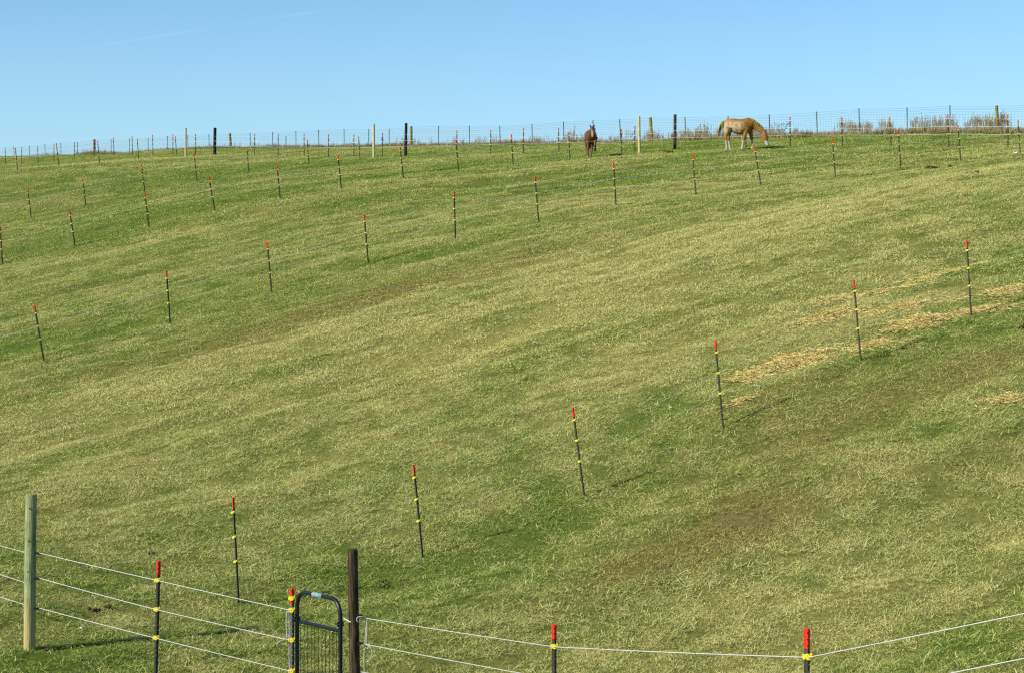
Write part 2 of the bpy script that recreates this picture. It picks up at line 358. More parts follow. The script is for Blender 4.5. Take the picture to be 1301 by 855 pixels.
def post_wood(name, stops, foot=None, ring=9, rough=.85):
    m, nt, b = mat(name)
    n = noise(nt, ring, 6, stretch=(6, 6, .5)); n2 = noise(nt, 5, 3)
    r = ramp(nt, stops, n.outputs[0]); c = r.outputs[0]
    k = ramp(nt, [(.35, (.72, .72, .72)), (.65, (1.1, 1.1, 1.1))], n2.outputs[0])
    mu = nt.nodes.new('ShaderNodeMix'); mu.data_type = 'RGBA'; mu.blend_type = 'MULTIPLY'; mu.inputs[0].default_value = .8
    nt.links.new(c, mu.inputs[6]); nt.links.new(k.outputs[0], mu.inputs[7]); c = mu.outputs[2]
    if foot:
        tc = nt.nodes.new('ShaderNodeTexCoord'); sx = nt.nodes.new('ShaderNodeSeparateXYZ'); nt.links.new(tc.outputs['Object'], sx.inputs[0])
        h = math_n(nt, 'SUBTRACT', .75, sx.outputs[2]); h = math_n(nt, 'MULTIPLY', h, 2.2, True)
        h = math_n(nt, 'MULTIPLY', h, .75)
        c = mixc(nt, h, c, foot)
    nt.links.new(c, b.inputs['Base Color']); b.inputs['Roughness'].default_value = rough; b.inputs['Specular IOR Level'].default_value = .12; bump(nt, n.outputs[0], b, .8, .02)
    return m
M['treated'] = post_wood('green_treated_timber', [(.35, (.15, .18, .075)), (.65, (.30, .33, .16))], (.42, .33, .13))
M['tan'] = post_wood('tan_treated_timber', [(.35, (.34, .30, .15)), (.65, (.52, .47, .28))], (.45, .36, .16))
M['darkwood'] = post_wood('dark_creosoted_timber', [(.35, (.012, .009, .005)), (.68, (.10, .070, .036))], ring=8)
M['oldwood'] = post_wood('mossy_old_timber', [(.35, (.13, .11, .025)), (.65, (.27, .24, .06))])
M['brownwood'] = post_wood('brown_old_timber', [(.35, (.09, .065, .035)), (.65, (.19, .14, .08))])

# ------------------------------------------------------------------ ground sheet
def build_ground():
    th = np.concatenate([np.linspace(-math.pi, -.42, 90, endpoint=False), np.linspace(-.42, .42, 620, endpoint=False), np.linspace(.42, math.pi, 90, endpoint=False)])
    rs = np.concatenate([[0.8, 2, 3.5], np.geomspace(5, 215, 760), np.geomspace(225, 3500, 24)])
    T, Rr = np.meshgrid(th, rs); X = Rr*np.sin(T); Y = Rr*np.cos(T)
    Z = terr(X, Y); n, m = X.shape
    co = np.c_[X.ravel(), Y.ravel(), Z.ravel()]
    i = np.arange(n-1)[:, None]*m; j = np.arange(m)[None]; j2 = (j+1) % m
    f = np.stack([i+j, i+j2, i+m+j2, i+m+j], -1).reshape(-1, 4)[:, ::-1]
    co = np.vstack([co, [0, 0, tz(0, 0)]]); c0 = len(co)-1
    me = bpy.data.meshes.new('pasture_ground')
    tri = np.stack([np.arange(m), (np.arange(m)+1) % m, np.full(m, c0)], -1)
    loops = np.concatenate([f.ravel(), tri.ravel()]); ls = np.concatenate([np.arange(len(f))*4, len(f)*4+np.arange(m)*3]); lt = np.concatenate([np.full(len(f), 4), np.full(m, 3)])
    me.vertices.add(len(co)); me.vertices.foreach_set('co', co.ravel().astype(np.float32))
    me.loops.add(len(loops)); me.loops.foreach_set('vertex_index', loops.astype(np.int32))
    me.polygons.add(len(ls)); me.polygons.foreach_set('loop_start', ls.astype(np.int32)); me.polygons.foreach_set('loop_total', lt.astype(np.int32))
    me.update(calc_edges=True); me.polygons.foreach_set('use_smooth', np.ones(len(ls), bool))
    d, b = cover(co[:, 0], co[:, 1])
    for nm, a in (('dry', d), ('brown', b)):
        at_ = me.attributes.new(nm, 'FLOAT', 'POINT'); at_.data.foreach_set('value', a.astype(np.float32))
    return link_mesh('ground', me, ground_mat())
ground = build_ground(); tag(ground, 'sloping pasture hillside under short green and dry grass', 'ground', kind='structure')

# ------------------------------------------------------------------ grass blades, scattered
BLADE = grass_mat()
def blades(name, n, rad, wid, l0, l1, lie, mt=None, rs=1, clump=0.0, tone_lo=0.0, straw=0):
    g = np.random.default_rng(rs)
    a = g.random(n)*2*np.pi; rr = rad*np.sqrt(g.random(n)); px, py = rr*np.cos(a), rr*np.sin(a)
    if clump:
        nc = max(2, int(n/14)); ca = g.random(nc)*2*np.pi; cr = rad*np.sqrt(g.random(nc)); ci = g.integers(0, nc, n)
        px = cr[ci]*np.cos(ca[ci])+g.normal(0, clump, n); py = cr[ci]*np.sin(ca[ci])+g.normal(0, clump, n)
    L = l0+(l1-l0)*g.random(n)**1.5; az = g.random(n)*2*np.pi
    tilt = np.where(g.random(n) < lie, np.radians(g.uniform(62, 88, n)), np.radians(g.uniform(8, 55, n)))
    if straw: L[:straw] = g.uniform(.07, .16, straw); tilt[:straw] = np.radians(g.uniform(70, 86, straw)); az[:straw] = g.uniform(0, 6.28, straw)
    W = wid*g.uniform(.6, 1.3, n); dx, dy = np.cos(az), np.sin(az); face = g.random(n)*2*np.pi
    vs = np.zeros((n, 5, 3)); wx, wy = np.cos(face)*W/2, np.sin(face)*W/2
    bz = np.where(tilt > 1.08, g.uniform(.003, .018, n), -.008)
    mid = L*.55; mx = px+dx*np.sin(tilt*.88)*mid; my = py+dy*np.sin(tilt*.88)*mid; mz = bz+np.cos(tilt*.88)*mid
    ex = mx+dx*np.sin(np.minimum(tilt*1.06, 1.58))*(L-mid); ey = my+dy*np.sin(np.minimum(tilt*1.06, 1.58))*(L-mid); ez = mz+np.cos(np.minimum(tilt*1.06, 1.58))*(L-mid)
    vs[:, 0] = np.c_[px-wx, py-wy, bz]; vs[:, 1] = np.c_[px+wx, py+wy, bz]
    vs[:, 2] = np.c_[mx-wx*.85, my-wy*.85, mz+W*.1]; vs[:, 3] = np.c_[mx+wx*.85, my+wy*.85, mz]
    vs[:, 4] = np.c_[ex, ey, ez]
    b = np.arange(n)[:, None]*5
    q = b+np.array([[0, 1, 3, 2]]); t = b+np.array([[2, 3, 4]])
    me = bpy.data.meshes.new(name)
    me.vertices.add(n*5); me.vertices.foreach_set('co', vs.ravel().astype(np.float32))
    loops = np.concatenate([q.ravel(), t.ravel()]); ls = np.concatenate([np.arange(n)*4, n*4+np.arange(n)*3]); lt = np.concatenate([np.full(n, 4), np.full(n, 3)])
    me.loops.add(len(loops)); me.loops.foreach_set('vertex_index', loops.astype(np.int32))
    me.polygons.add(len(ls)); me.polygons.foreach_set('loop_start', ls.astype(np.int32)); me.polygons.foreach_set('loop_total', lt.astype(np.int32))
    me.update(calc_edges=True)
    # lying blades are mostly dead: low 'blade' value turns dry first
    bl = np.clip(g.random(n)+np.where(tilt > 1.08, -.18, .12), 0, 1)
    if straw: bl[:straw] = -.6
    for nm, a_ in (('blade', bl), ('tone', tone_lo+(1-tone_lo)*g.random(n)), ('pick', g.random(n))):
        at_ = me.attributes.new(nm, 'FLOAT', 'POINT'); at_.data.foreach_set('value', np.repeat(a_, 5).astype(np.float32))
    me.materials.append(mt or BLADE)
    return me
def scatter(name, meshes, pts, nrm_eps=.3, scale=(.8, 1.25), weights=None, label=None, cat=None, squash=None):
    """one object; its points carry the sward's condition and instance the clumps"""
    x, y = pts[:, 0], pts[:, 1]; z = terr(x, y)
    e = nrm_eps; gx = (terr(x+e, y)-terr(x-e, y))/(2*e); gy = (terr(x, y+e)-terr(x, y-e))/(2*e)
    d, b = cover(x, y); n = len(x)
    me = bpy.data.meshes.new(name); me.vertices.add(n); me.vertices.foreach_set('co', np.c_[x, y, z].ravel().astype(np.float32))
    rot = np.c_[np.arctan(gy), -np.arctan(gx), np.zeros(n)]
    # tilt to the slope after a random spin: build the euler from matrices
    spin = rng.random(n)*2*np.pi
    ez = np.c_[-gx, -gy, np.ones(n)]; ez /= np.linalg.norm(ez, axis=1)[:, None]
    ex = np.c_[np.cos(spin), np.sin(spin), np.zeros(n)]; ex -= ez*(ex*ez).sum(1)[:, None]; ex /= np.linalg.norm(ex, axis=1)[:, None]
    ey = np.cross(ez, ex)
    ry = -np.arcsin(np.clip(ex[:, 2], -1, 1)); rx = np.arctan2(ey[:, 2], ez[:, 2]); rz = np.arctan2(ex[:, 1], ex[:, 0])
    rot = np.c_[rx, ry, rz]
    for nm, typ, a_ in (('dry', 'FLOAT', d+rng.normal(0, .04, n)), ('brown', 'FLOAT', b), ('size', 'FLOAT', rng.uniform(*scale, n)*(squash(x, y) if squash else 1))):
        t = me.attributes.new(nm, typ, 'POINT'); t.data.foreach_set('value', a_.astype(np.float32))
    t = me.attributes.new('turn', 'FLOAT_VECTOR', 'POINT'); t.data.foreach_set('vector', rot.ravel().astype(np.float32))
    idx = rng.choice(len(meshes), n, p=weights); t = me.attributes.new('kind_index', 'INT', 'POINT'); t.data.foreach_set('value', idx.astype(np.int32))
    o = link_mesh(name, me, BLADE)
    ng = bpy.data.node_groups.new(name, 'GeometryNodeTree'); ng.interface.new_socket('Geometry', in_out='INPUT', socket_type='NodeSocketGeometry'); ng.interface.new_socket('Geometry', in_out='OUTPUT', socket_type='NodeSocketGeometry')
    N = ng.nodes; L = ng.links; gi = N.new('NodeGroupInput'); go = N.new('NodeGroupOutput'); iop = N.new('GeometryNodeInstanceOnPoints'); gti = N.new('GeometryNodeJoinGeometry')
    m2p = N.new('GeometryNodeMeshToPoints'); L.new(gi.outputs[0], m2p.inputs[0]); L.new(m2p.outputs[0], iop.inputs['Points'])
    for me_ in reversed(meshes):
        src = bpy.data.objects.new(me_.name, me_)            # never linked to the scene: only the clump shape
        oi = N.new('GeometryNodeObjectInfo'); oi.inputs['Object'].default_value = src; oi.inputs['As Instance'].default_value = True
        L.new(oi.outputs['Geometry'], gti.inputs[0])
    L.new(gti.outputs[0], iop.inputs['Instance']); iop.inputs['Pick Instance'].default_value = True
    def na(nm, typ):
        a_ = N.new('GeometryNodeInputNamedAttribute'); a_.data_type = typ; a_.inputs['Name'].default_value = nm; return a_.outputs['Attribute']
    L.new(na('kind_index', 'INT'), iop.inputs['Instance Index'])
    e2r = N.new('FunctionNodeEulerToRotation'); L.new(na('turn', 'FLOAT_VECTOR'), e2r.inputs[0]); L.new(e2r.outputs[0], iop.inputs['Rotation'])
    L.new(na('size', 'FLOAT'), iop.inputs['Scale']); L.new(iop.outputs[0], go.inputs[0])
    md = o.modifiers.new('scatter', 'NODES'); md.node_group = ng
    tag(o, label, cat, kind='stuff'); return o
def wedge(d0, d1, per_m2, half=.34, extra=1.5):
    A = half*(d1*d1-d0*d0)+2*extra*(d1-d0)*.5; n = int(A*per_m2*1.02)
    d = np.sqrt(rng.uniform(d0*d0, d1*d1, n)); x = rng.uniform(-1, 1, n)*(half*d+extra*.3)
    return np.c_[x, d]
def before_crest(p, off=0):
    u = p[:, 0]/p[:, 1]*F+CX; return p[p[:, 1] < np.interp(u, GU, GD)+off]
near_m = [blades('near_clump', 290, .24, .0052, .015, .062, .66, rs=i, clump=.035, straw=11) for i in range(6)]
tall_m = [blades('near_tuft', 150, .10, .0050, .03, .085, .30, rs=20+i, clump=.03) for i in range(4)]
mid_m = [blades('mid_clump', 270, .34, .0085, .018, .07, .60, rs=40+i, clump=.05, straw=6) for i in range(6)]
far_m = [blades('far_clump', 260, .52, .016, .02, .08, .48, rs=60+i, clump=.08) for i in range(6)]
scatter('short_grass', near_m, wedge(10.5, 38, 17), label='short mixed green and dry pasture grass on the near slope', cat='grass')
scatter('short_grass', mid_m, wedge(38, 74, 8.5), label='short mixed green and dry pasture grass across the middle of the slope', cat='grass')
scatter('short_grass', far_m, before_crest(wedge(74, 190, 3.6)), label='short green pasture grass on the far slope below the crest', cat='grass')
# taller tufts gather where the sward is green
tp = wedge(10.5, 60, 6.0); dd, bb = cover(tp[:, 0], tp[:, 1]); clumpn = fbm(tp[:, 0]/.6+400, tp[:, 1]/.6+99, 2)
tp = tp[(dd < .62) & (clumpn > .52)]
foot = []
for rw, P_ in ((ROW_A, PA), (ROW_B, PB)):
    for r_ in rw:
        d_ = dep(P_, r_[2]); x_ = (r_[2]-CX)/F*d_
        for q in range(7): foot.append((x_+rng.normal(0, .10), d_+rng.normal(.02, .07)))
for k_ in ('wood', 'a', 'gate_t', 'dark', 'b', 'c'):
    for q in range(9): foot.append(((FORE[k_][0]-CX)/F*FORE[k_][1]+rng.normal(0, .13), FORE[k_][1]+rng.normal(.03, .10)))
tp = np.vstack([tp, np.array(foot)])
scatter('grass_tufts', tall_m, tp, scale=(.6, 1.25), label='taller dark green tufts standing out of the short pasture', cat='grass')

# ------------------------------------------------------------------ tall dead grass along the crest fence
def stalks(name, n, rad, h0, h1, rs, w=.012):
    g = np.random.default_rng(rs); me = blades(name, n, rad, w, h0, h1, .08, mt=M['straw'], rs=rs, clump=.06)
    return me
ms, nts, bs = mat('dead_tall_grass'); tn = attr(nts, 'tone')
rpp = ramp(nts, [(0, (.08, .085, .028)), (.35, (.17, .145, .055)), (.7, (.31, .25, .12)), (1, (.48, .39, .24))], tn)
nts.links.new(rpp.outputs[0], bs.inputs['Base Color']); bs.inputs['Roughness'].default_value = .9; bs.inputs['Specular IOR Level'].default_value = .1
M['straw'] = ms
crest_m = [stalks('crest_clump', 120, .35, .18, .55, 80+i, .020) for i in range(5)]
def plume(name, rs):
    mb = MB(); g = random.Random(rs)
    for k in range(5):
        x, y = g.uniform(-.12, .12), g.uniform(-.12, .12); h = g.uniform(.6, 1.0); lx, ly = g.uniform(-.15, .15), g.uniform(-.1, .1)
        mb.tube([(x, y, 0), (x+lx*.4, y+ly*.4, h*.6), (x+lx, y+ly, h)], [.004, .0035, .002], 4, False)
        for q in range(16):
            t = .62+.38*q/16; a = g.uniform(0, 6.28); L = g.uniform(.03, .08)*(1.15-(t-.6))
            p = Vector((x+lx*t, y+ly*t, h*t)); e = p+Vector((math.cos(a)*L*.6, math.sin(a)*L*.6, L))
            s = Vector((-math.sin(a), math.cos(a), 0))*.012
            mb.add([p, (p+e)/2-s, e, (p+e)/2+s], [[0, 1, 2, 3]])
    me = mb.mesh(name)
    t = me.attributes.new('tone', 'FLOAT', 'POINT'); t.data.foreach_set('value', np.random.default_rng(rs).uniform(.5, 1, len(me.vertices)).astype(np.float32))
    me.materials.append(M['straw']); return me
plume_m = [plume('crest_plume', 5+i) for i in range(4)]
us = rng.uniform(-80, 1400, 5200); ds = np.interp(us, GU, GD)
offs = rng.normal(1.5, 1.6, len(us)); offs = np.clip(offs, -1.3, 7)
pts = np.c_[(us-CX)/F*(ds+offs), ds+offs]
keep = rng.random(len(us)) < np.clip((ds/140), .5, 1)*.95
pts = pts[keep]
hs = lambda x, y: .40+.75*fbm(x/3.0+200, y/3.0, 3)
scatter('tall_dry_grass', crest_m, pts, scale=(.75, 1.2), label='band of tall dead grass along the foot of the wire fence on the crest', cat='grass', squash=hs)
us = rng.uniform(-80, 1400, 4200); cl = fbm(us/26.0, us*0+3, 3); bias = np.interp(us, [0, 420, 560, 700, 860, 1000, 1150, 1290, 1400], [.0, .0, .0, .02, .02, -.05, -.06, .01, -.02])
us = us[rng.random(len(us)) < np.clip((cl+bias-.44)*1.9, .02, 1)]
ds = np.interp(us, GU, GD)+np.clip(rng.normal(2.2, 1.8, len(us)), -.5, 7)
scatter('seeding_weeds', plume_m, np.c_[(us-CX)/F*ds, ds], scale=(.7, 1.05), label='tan seed heads rising above the dead grass on the crest', cat='grass', squash=lambda x, y: (.5+.85*fbm(x/1.8+20, y/3.0, 2))*np.interp(y, [95, 125, 165], [1, .95, .6]))

# ------------------------------------------------------------------ posts
POST_H = 1.40
CLIPS = (1.205, .885, .565)                # insulator heights on the field posts
def tee(mb, z0, z1, lean=0.0):
    """T section, web towards the camera, with studs"""
    h = z1-z0; zc = (z0+z1)/2
    mb.box((0, .012, zc), (.040, .005, h)); mb.box((0, -.006, zc), (.006, .031, h))
def make_tpost(red='red', clips=CLIPS, thick=1.0, h=POST_H, red_len=.145, clip_size=1.0):
    root = empty('fence_post', (0, 0, 0))
    mb = MB(); tee(mb, -.25, h-red_len); z = .08
    while z < h-red_len-.02:
        mb.box((0, -.0245, z), (.020, .006, .014)); z += .055
    mb.v = [(x*thick, y*thick, z) for x, y, z in mb.v]
    mb.build('shaft', M['steel'], root)
    mb = MB(); tee(mb, h-red_len+.0005, h); z = h-red_len+.03
    mb.v = [(x*1.08*thick, y*1.08*thick, z) for x, y, z in mb.v]
    mb.build('painted_top', M[red], root)
    if red_len > .1:
        pass
    for c in clips:
        mb = MB()
        mb.tube([(0, -.058, c), (0, -.02, c)], .021*clip_size, 10)
        mb.box((0, .0, c), (.058*clip_size, .052, .024*clip_size)); mb.box((.024*clip_size, -.030, c+.008), (.012, .030, .034*clip_size)); mb.box((-.026*clip_size, -.026, c-.004), (.014, .02, .028*clip_size))
        mb.build('insulator', M['yellow'], root)
    return root
ORD = ['first', 'second', 'third', 'fourth', 'fifth', 'sixth', 'seventh', 'eighth', 'ninth', 'tenth', 'eleventh', 'twelfth', 'thirteenth', 'fourteenth', 'fifteenth',
       'sixteenth', 'seventeenth', 'eighteenth', 'nineteenth', 'twentieth', 'twenty-first', 'twenty-second', 'twenty-third', 'twenty-fourth', 'twenty-fifth', 'twenty-sixth',
       'twenty-seventh', 'twenty-eighth', 'twenty-ninth', 'thirtieth', 'thirty-first', 'thirty-second', 'thirty-third', 'thirty-fourth', 'thirty-fifth', 'thirty-sixth']
proto_t = {}
def tpost(key, loc, rot, label, group, **kw):
    if key not in proto_t:
        o = make_tpost(**kw); proto_t[key] = o
    else: o = copy_tree(proto_t[key])
    o.location = loc; o.rotation_euler = rot; tag(o, label, 'fence post', group); return o
def clip_point(o, h, off=-.045):
    return Matrix.LocRotScale(o.location, o.rotation_euler, None) @ Vector((0, off, h))
def row(rowd, P, key, descr, group, **kw):
    posts = []
    for i, (ut, vt, ub, vb) in enumerate(rowd):
        d = dep(P, ub); x = (ub-CX)/F*d
        hpx = math.hypot(vb-vt, ub-ut); lean = math.atan2(ut-ub, vb-vt)
        z = tz(x, d)
        lab = descr[i] if isinstance(descr, list) else descr % ORD[i]
        o = tpost(key, (x, d, z), (R(random.uniform(-1.5, 1.5)), lean, R(random.uniform(-18, 18))), lab, group, **kw)
        sc = hpx*d/F/POST_H; o.scale = (1, 1, min(1.12, max(.9, sc)))
        posts.append(o)
    return posts
rowA = row(ROW_A, PA, 'mid', 'red-topped T-post, %s from the left in the nearest diagonal row', 'red-topped posts of the nearest diagonal row', thick=.78, clip_size=.80)
rowB = row(ROW_B, PB, 'midslope', 'red-topped T-post, %s from left in the long mid slope row', 'red-topped posts of the mid slope row', thick=1.1, clip_size=.85)
rowC = row(ROW_C, PC, 'far', 'thin red-topped T-post, %s from left in the row above mid slope', 'red-topped posts of the upper slope row', thick=1.35)
rowD = row(ROW_D, PD, 'far', 'small red-topped T-post, %s from left in the row to the middle tan post', 'red-topped posts of the row to the middle tan post')
rowE = row(ROW_E, PE, 'far', 'tiny red-topped T-post, %s from left in the short far left row', 'red-topped posts of the far left row')
rowF = row(ROW_F, PF, 'crest', 'pink-topped T-post, %s from the left just below the crest', 'pink-topped posts just below the crest', red='pink', thick=1.35)

def crest_t():
    root = empty('fence_post', (0, 0, 0)); mb = MB(); tee(mb, -.5, 1.38); mb.v = [(x*1.35, y*1.35, z) for x, y, z in mb.v]
    mb.build('shaft', M['grey_steel'], root); return root
def wood(name, h, r0, r1, matn, rs=1, rough=.008, lv=14):
    """round timber post, slightly out of true"""
    g = random.Random(rs); mb = MB(); n = 18; vs = []
    ph = [g.uniform(0, 6.28) for _ in range(4)]
    for i in range(lv+1):
        t = i/lv; z = -.3+(h+.3)*t
        for k in range(n):
            a = 2*math.pi*k/n; r = r0+(r1-r0)*t
            r *= 1+.025*math.sin(2*a+ph[0]+2*t)+.018*math.sin(3*a+ph[1]-3*t)+g.uniform(-rough, rough)
            vs.append((r*math.cos(a)+.008*math.sin(3*t+ph[2]), r*math.sin(a)+.006*math.sin(4*t+ph[3]), z))
    fs = [[i*n+k, i*n+(k+1) % n, (i+1)*n+(k+1) % n, (i+1)*n+k] for i in range(lv) for k in range(n)]
    mb.add(vs, fs, True); top = vs[-n:]; ins = [(x*.9, y*.9, z+.006) for x, y, z in top]
    mb.add(top+ins, [[k, (k+1) % n, n+(k+1) % n, n+k] for k in range(n)]+[list(range(n, 2*n))])
    me = mb.mesh(name); me.materials.append(matn); return me
proto_g = crest_t(); first = True; gposts = []
woodn = 0; tn_ = 0; crest_pts = []
WL = ['squat brown timber post on the crest at far left, behind a red-tipped T-post', 'olive timber post on the crest just right of a black post, at left', 'mossy yellow timber post on the crest close behind a black post, in the centre',
      'leaning mossy timber post on the crest between the tan post and the black post', 'mossy timber post on the crest at the far right of the wire fence']
for i, (u, v, ln, k) in enumerate(ROW_G):
    d = depG(u); x = (u+ln-CX)/F*d; zt = (CY-v)/F*d; z = tz(x, d); h = zt-z
    crest_pts.append((x, d, z, h))
    if k == 'w':
        r = (4.0 if u > 800 else 3.2)/F*d/2*1.05
        o = link_mesh('wooden_post', wood('wooden_post', 1.5, r, r*.93, M['brownwood'] if woodn == 0 else M['oldwood'], 60+i), None)
        o.location = (x, d+.05, z); o.rotation_euler = (0, math.atan2(-ln, 30), 0); o.scale = (1, 1, h/1.5)
        tag(o, WL[woodn], 'fence post', 'timber posts of the crest wire fence'); woodn += 1
    else:
        if first: o = proto_g; first = False
        else: o = copy_tree(proto_g)
        o.location = (x, d, z); o.rotation_euler = (0, math.atan2(-ln, 32), R(random.uniform(-20, 20))); o.scale = (1, 1, max(.7, h/1.38))
        tag(o, 'bare grey steel post of the crest wire fence, %s from the left' % ORD[tn_], 'fence post', 'bare grey steel posts of the crest fence'); tn_ += 1
# short spare post
d = depG(363.3)+4; x = (363.3-CX)/F*d; o = copy_tree(proto_g); o.location = (x, d, tz(x, d)); o.rotation_euler = (0, 0, 0); o.scale = (1, 1, ((CY-173.2)/F*d-tz(x, d))/1.38)
tag(o, 'short grey steel post behind the crest fence, lower than its neighbours', 'fence post', 'bare grey steel posts of the crest fence')

# tall wooden posts in the rows: (u top, v top, u foot, v foot, depth, radius px, material, label)
def woodpost(ut, vt, ub, vb, d, wpx, matn, label, rs, rake=0):
    x = (ub-CX)/F*d; z = tz(x, d); h = (CY-vt)/F*d-z; r = wpx/F*d/2
    o = link_mesh('wooden_post', wood('wooden_post', h, r*1.04, r*.97, matn, rs), None); o.location = (x, d, z)
    o.rotation_euler = (0, math.atan2(ut-ub, vb-vt), 0); tag(o, label, 'fence post', 'tall round timber posts'); return o
tanC = woodpost(812, 148.1, 812.4, 200.2, 97.5, 3.5, M['tan'], 'pale tan round post on the crest between the two horses', 3)
tanD = woodpost(475, 158.1, 475, 204, 118, 3.2, M['tan'], 'pale tan round post on the crest left of the central black post', 4)
tanE = woodpost(235.8, 163.1, 235.8, 200.3, 133, 2.6, M['tan'], 'thin pale tan round post on the crest at far left', 5)
M['blackwood'] = post_wood('black_timber', [(.35, (.008, .008, .009)), (.68, (.022, .021, .021))], ring=8)
blk1 = woodpost(273.3, 163, 273, 197.3, dep(PF, 273), 3.8, M['blackwood'], 'black round post on the crest at left, beside an olive timber post', 6)
blk2 = woodpost(516, 157.1, 515.4, 200.6, dep(PF, 515), 3.6, M['blackwood'], 'black round post on the crest in the centre, in front of a mossy yellow post', 7)
blk3 = woodpost(858, 146.1, 857, 194.6, dep(PF, 857), 3.9, M['darkwood'], 'dark brown round post on the crest left of the grazing horse', 8)

# ------------------------------------------------------------------ woven wire on the crest
def woven():
    mb = MB(); r = .0042
    P = [(Vector((x, y-.03, z)), h) for x, y, z, h in crest_pts]
    def top(h): return h-.05
    def bar(a, b, r):
        t = (b-a).normalized(); s = t.cross(Vector((0, 1, 0))).normalized()*r; q = t.cross(s).normalized()*r
        mb.add([a+s, a+q, a-s, a-q, b+s, b+q, b-s, b-q], [[0, 1, 5, 4], [1, 2, 6, 5], [2, 3, 7, 6], [3, 0, 4, 7]])
    for (a, ha), (b, hb) in zip(P[:-1], P[1:]):
        for k in (0.0, .10, .17):
            bar(a+Vector((0, 0, top(ha)-k)), b+Vector((0, 0, top(hb)-k)), r*1.15)
        for k in range(8):
            za = (top(ha)-.30)*(1-k/8)+.03; zb = (top(hb)-.30)*(1-k/8)+.03
            bar(a+Vector((0, 0, za)), b+Vector((0, 0, zb)), r*(1.2 if k == 0 else .8))
        n = max(2, int((b-a).length/.17))
        for i in range(n):
            t = i/n; p = a.lerp(b, t); hh = ha+(hb-ha)*t
            x, y = p.x, p.y; bar(Vector((x, y-.006, p.z+.02)), Vector((x, y-.006, p.z+top(hh)-.27)), r*.8)
    o = mb.build('woven_wire', M['fence_wire']); tag(o, 'long woven wire mesh strung along the crest posts against the sky', 'wire fence'); return o
woven()

# ------------------------------------------------------------------ ropes
def strand(points, rad, m, name, label, group, sag=.02, n=7, sides=5, wob=0):
    pts = []
    for a, b in zip(points[:-1], points[1:]):
        L = (b-a).length
        for i in range(n):
            t = i/n; p = a.lerp(b, t); p.z -= sag*L/4*4*t*(1-t); pts.append(p)
    pts.append(points[-1])
    mb = MB(); mb.tube(pts, rad, sides); o = mb.build(name, m); tag(o, label, 'fence rope', group); return o
HN = ('top', 'middle', 'bottom')
def rope_row(posts, rad, m, where, group, start=None, end=None, sag=.02, clips=CLIPS):
    for k, c in enumerate(clips):
        rk = rad*(.45, 1.0, .40)[k]
        P = [Matrix.LocRotScale(o.location, o.rotation_euler, o.scale) @ Vector((0, -.045, c)) for o in posts]
        if start: P = [start(k)]+P
        if end: P = P+[end(k)]
        strand(P, rk, m, 'fence_rope', '%s thin rope along %s' % (HN[k], where), group, sag)
def wp(o, k, dz=(1.42, 1.08, .74), dx=0): return Vector((o.location.x+dx, o.location.y-.06, o.location.z+dz[k]))
def beyond(posts, side):
    def f(k):
        a, b = (posts[0], posts[1]) if side < 0 else (posts[-1], posts[-2])
        x = a.location.x*2-b.location.x; y = a.location.y*2-b.location.y
        return Vector((x, y, tz(x, y)+CLIPS[k]))
    return f
CR = 'ropes strung between the slope posts'
rope_row(rowB, .0044, M['wire_pale'], 'the long mid slope row', CR, start=beyond(rowB, -1), end=beyond(rowB, 1))
rope_row(rowC, .0045, M['wire_pale'], 'the row ending at the tan post between the horses', CR, start=beyond(rowC, -1), end=lambda k: wp(tanC, k))
rope_row(rowD, .0045, M['wire_pale'], 'the row ending at the middle tan post', CR, start=beyond(rowD, -1), end=lambda k: wp(tanD, k))
rope_row(rowE, .0045, M['wire_pale'], 'the short far left row ending at the thin tan post', CR, start=beyond(rowE, -1), end=lambda k: wp(tanE, k))
fposts = sorted(rowF+[blk1, blk2, blk3], key=lambda o: o.location.x)
for k, c in enumerate(CLIPS):
    P = [beyond([rowF[0], rowF[1]], -1)(k)]
    for o in fposts:
        if o in (blk1, blk2, blk3): P.append(Vector((o.location.x, o.location.y-.09, o.location.z+c*1.03)))
        else: P.append(Matrix.LocRotScale(o.location, o.rotation_euler, o.scale) @ Vector((0, -.045, c)))
    P.append(beyond(rowF, 1)(k))
    strand(P, (.004, .008, .006)[k], M['rope'], 'fence_rope', '%s white rope along the pink-topped posts below the crest' % HN[k], 'white ropes just below the crest', .012)

# ------------------------------------------------------------------ foreground fence
def fore_loc(key):
    u, d = FORE[key]; x = (u-CX)/F*d; return Vector((x, d, tz(x, d)))
def fore_top(key, vtop, post_h):            # real height of the post's top
    u, d = FORE[key]; return (CY-vtop)/F*d
L = fore_loc('wood'); ztop = fore_top('wood', 628, 0); hw = ztop-L.z
left = link_mesh('wooden_post', wood('wooden_post', hw, .0695, .0650, M['treated'], 31), None); left.location = L; left.rotation_euler = (0, R(.8), 0)
tag(left, 'thick greenish treated timber post with bolt holes at the lower left', 'fence post', 'tall round timber posts')
def onpost(o, v, d): return (CY-v)/F*d
for v in (645, 686, 725):                   # bolt holes, dark plugs set in the face
    z = (CY-v)/F*23.6-L.z; mb = MB(); mb.tube([(-.031+z*.014, -.052, z), (-.031+z*.014, -.068, z)], .0075, 8); o = mb.build('bolt_hole', M['clip'], left)
clipz = []
for v in (702, 734, 772):
    z = (CY-v)/F*23.6-L.z; clipz.append(z); mb = MB()
    mb.box((.078, -.03, z), (.035, .03, .022)); mb.tube([(.09, -.03, z), (.125, -.035, z+.012)], .010, 6); mb.tube([(.09, -.03, z), (.118, -.035, z-.016)], .007, 6)
    mb.build('clip', M['clip'], left)
D = fore_loc('dark'); zt = fore_top('dark', 698, 0)
dark = link_mesh('wooden_post', wood('wooden_post', zt-D.z, .058, .050, M['darkwood'], 77, .035, 34), None); dark.location = D; dark.rotation_euler = (0, R(-.5), 0)
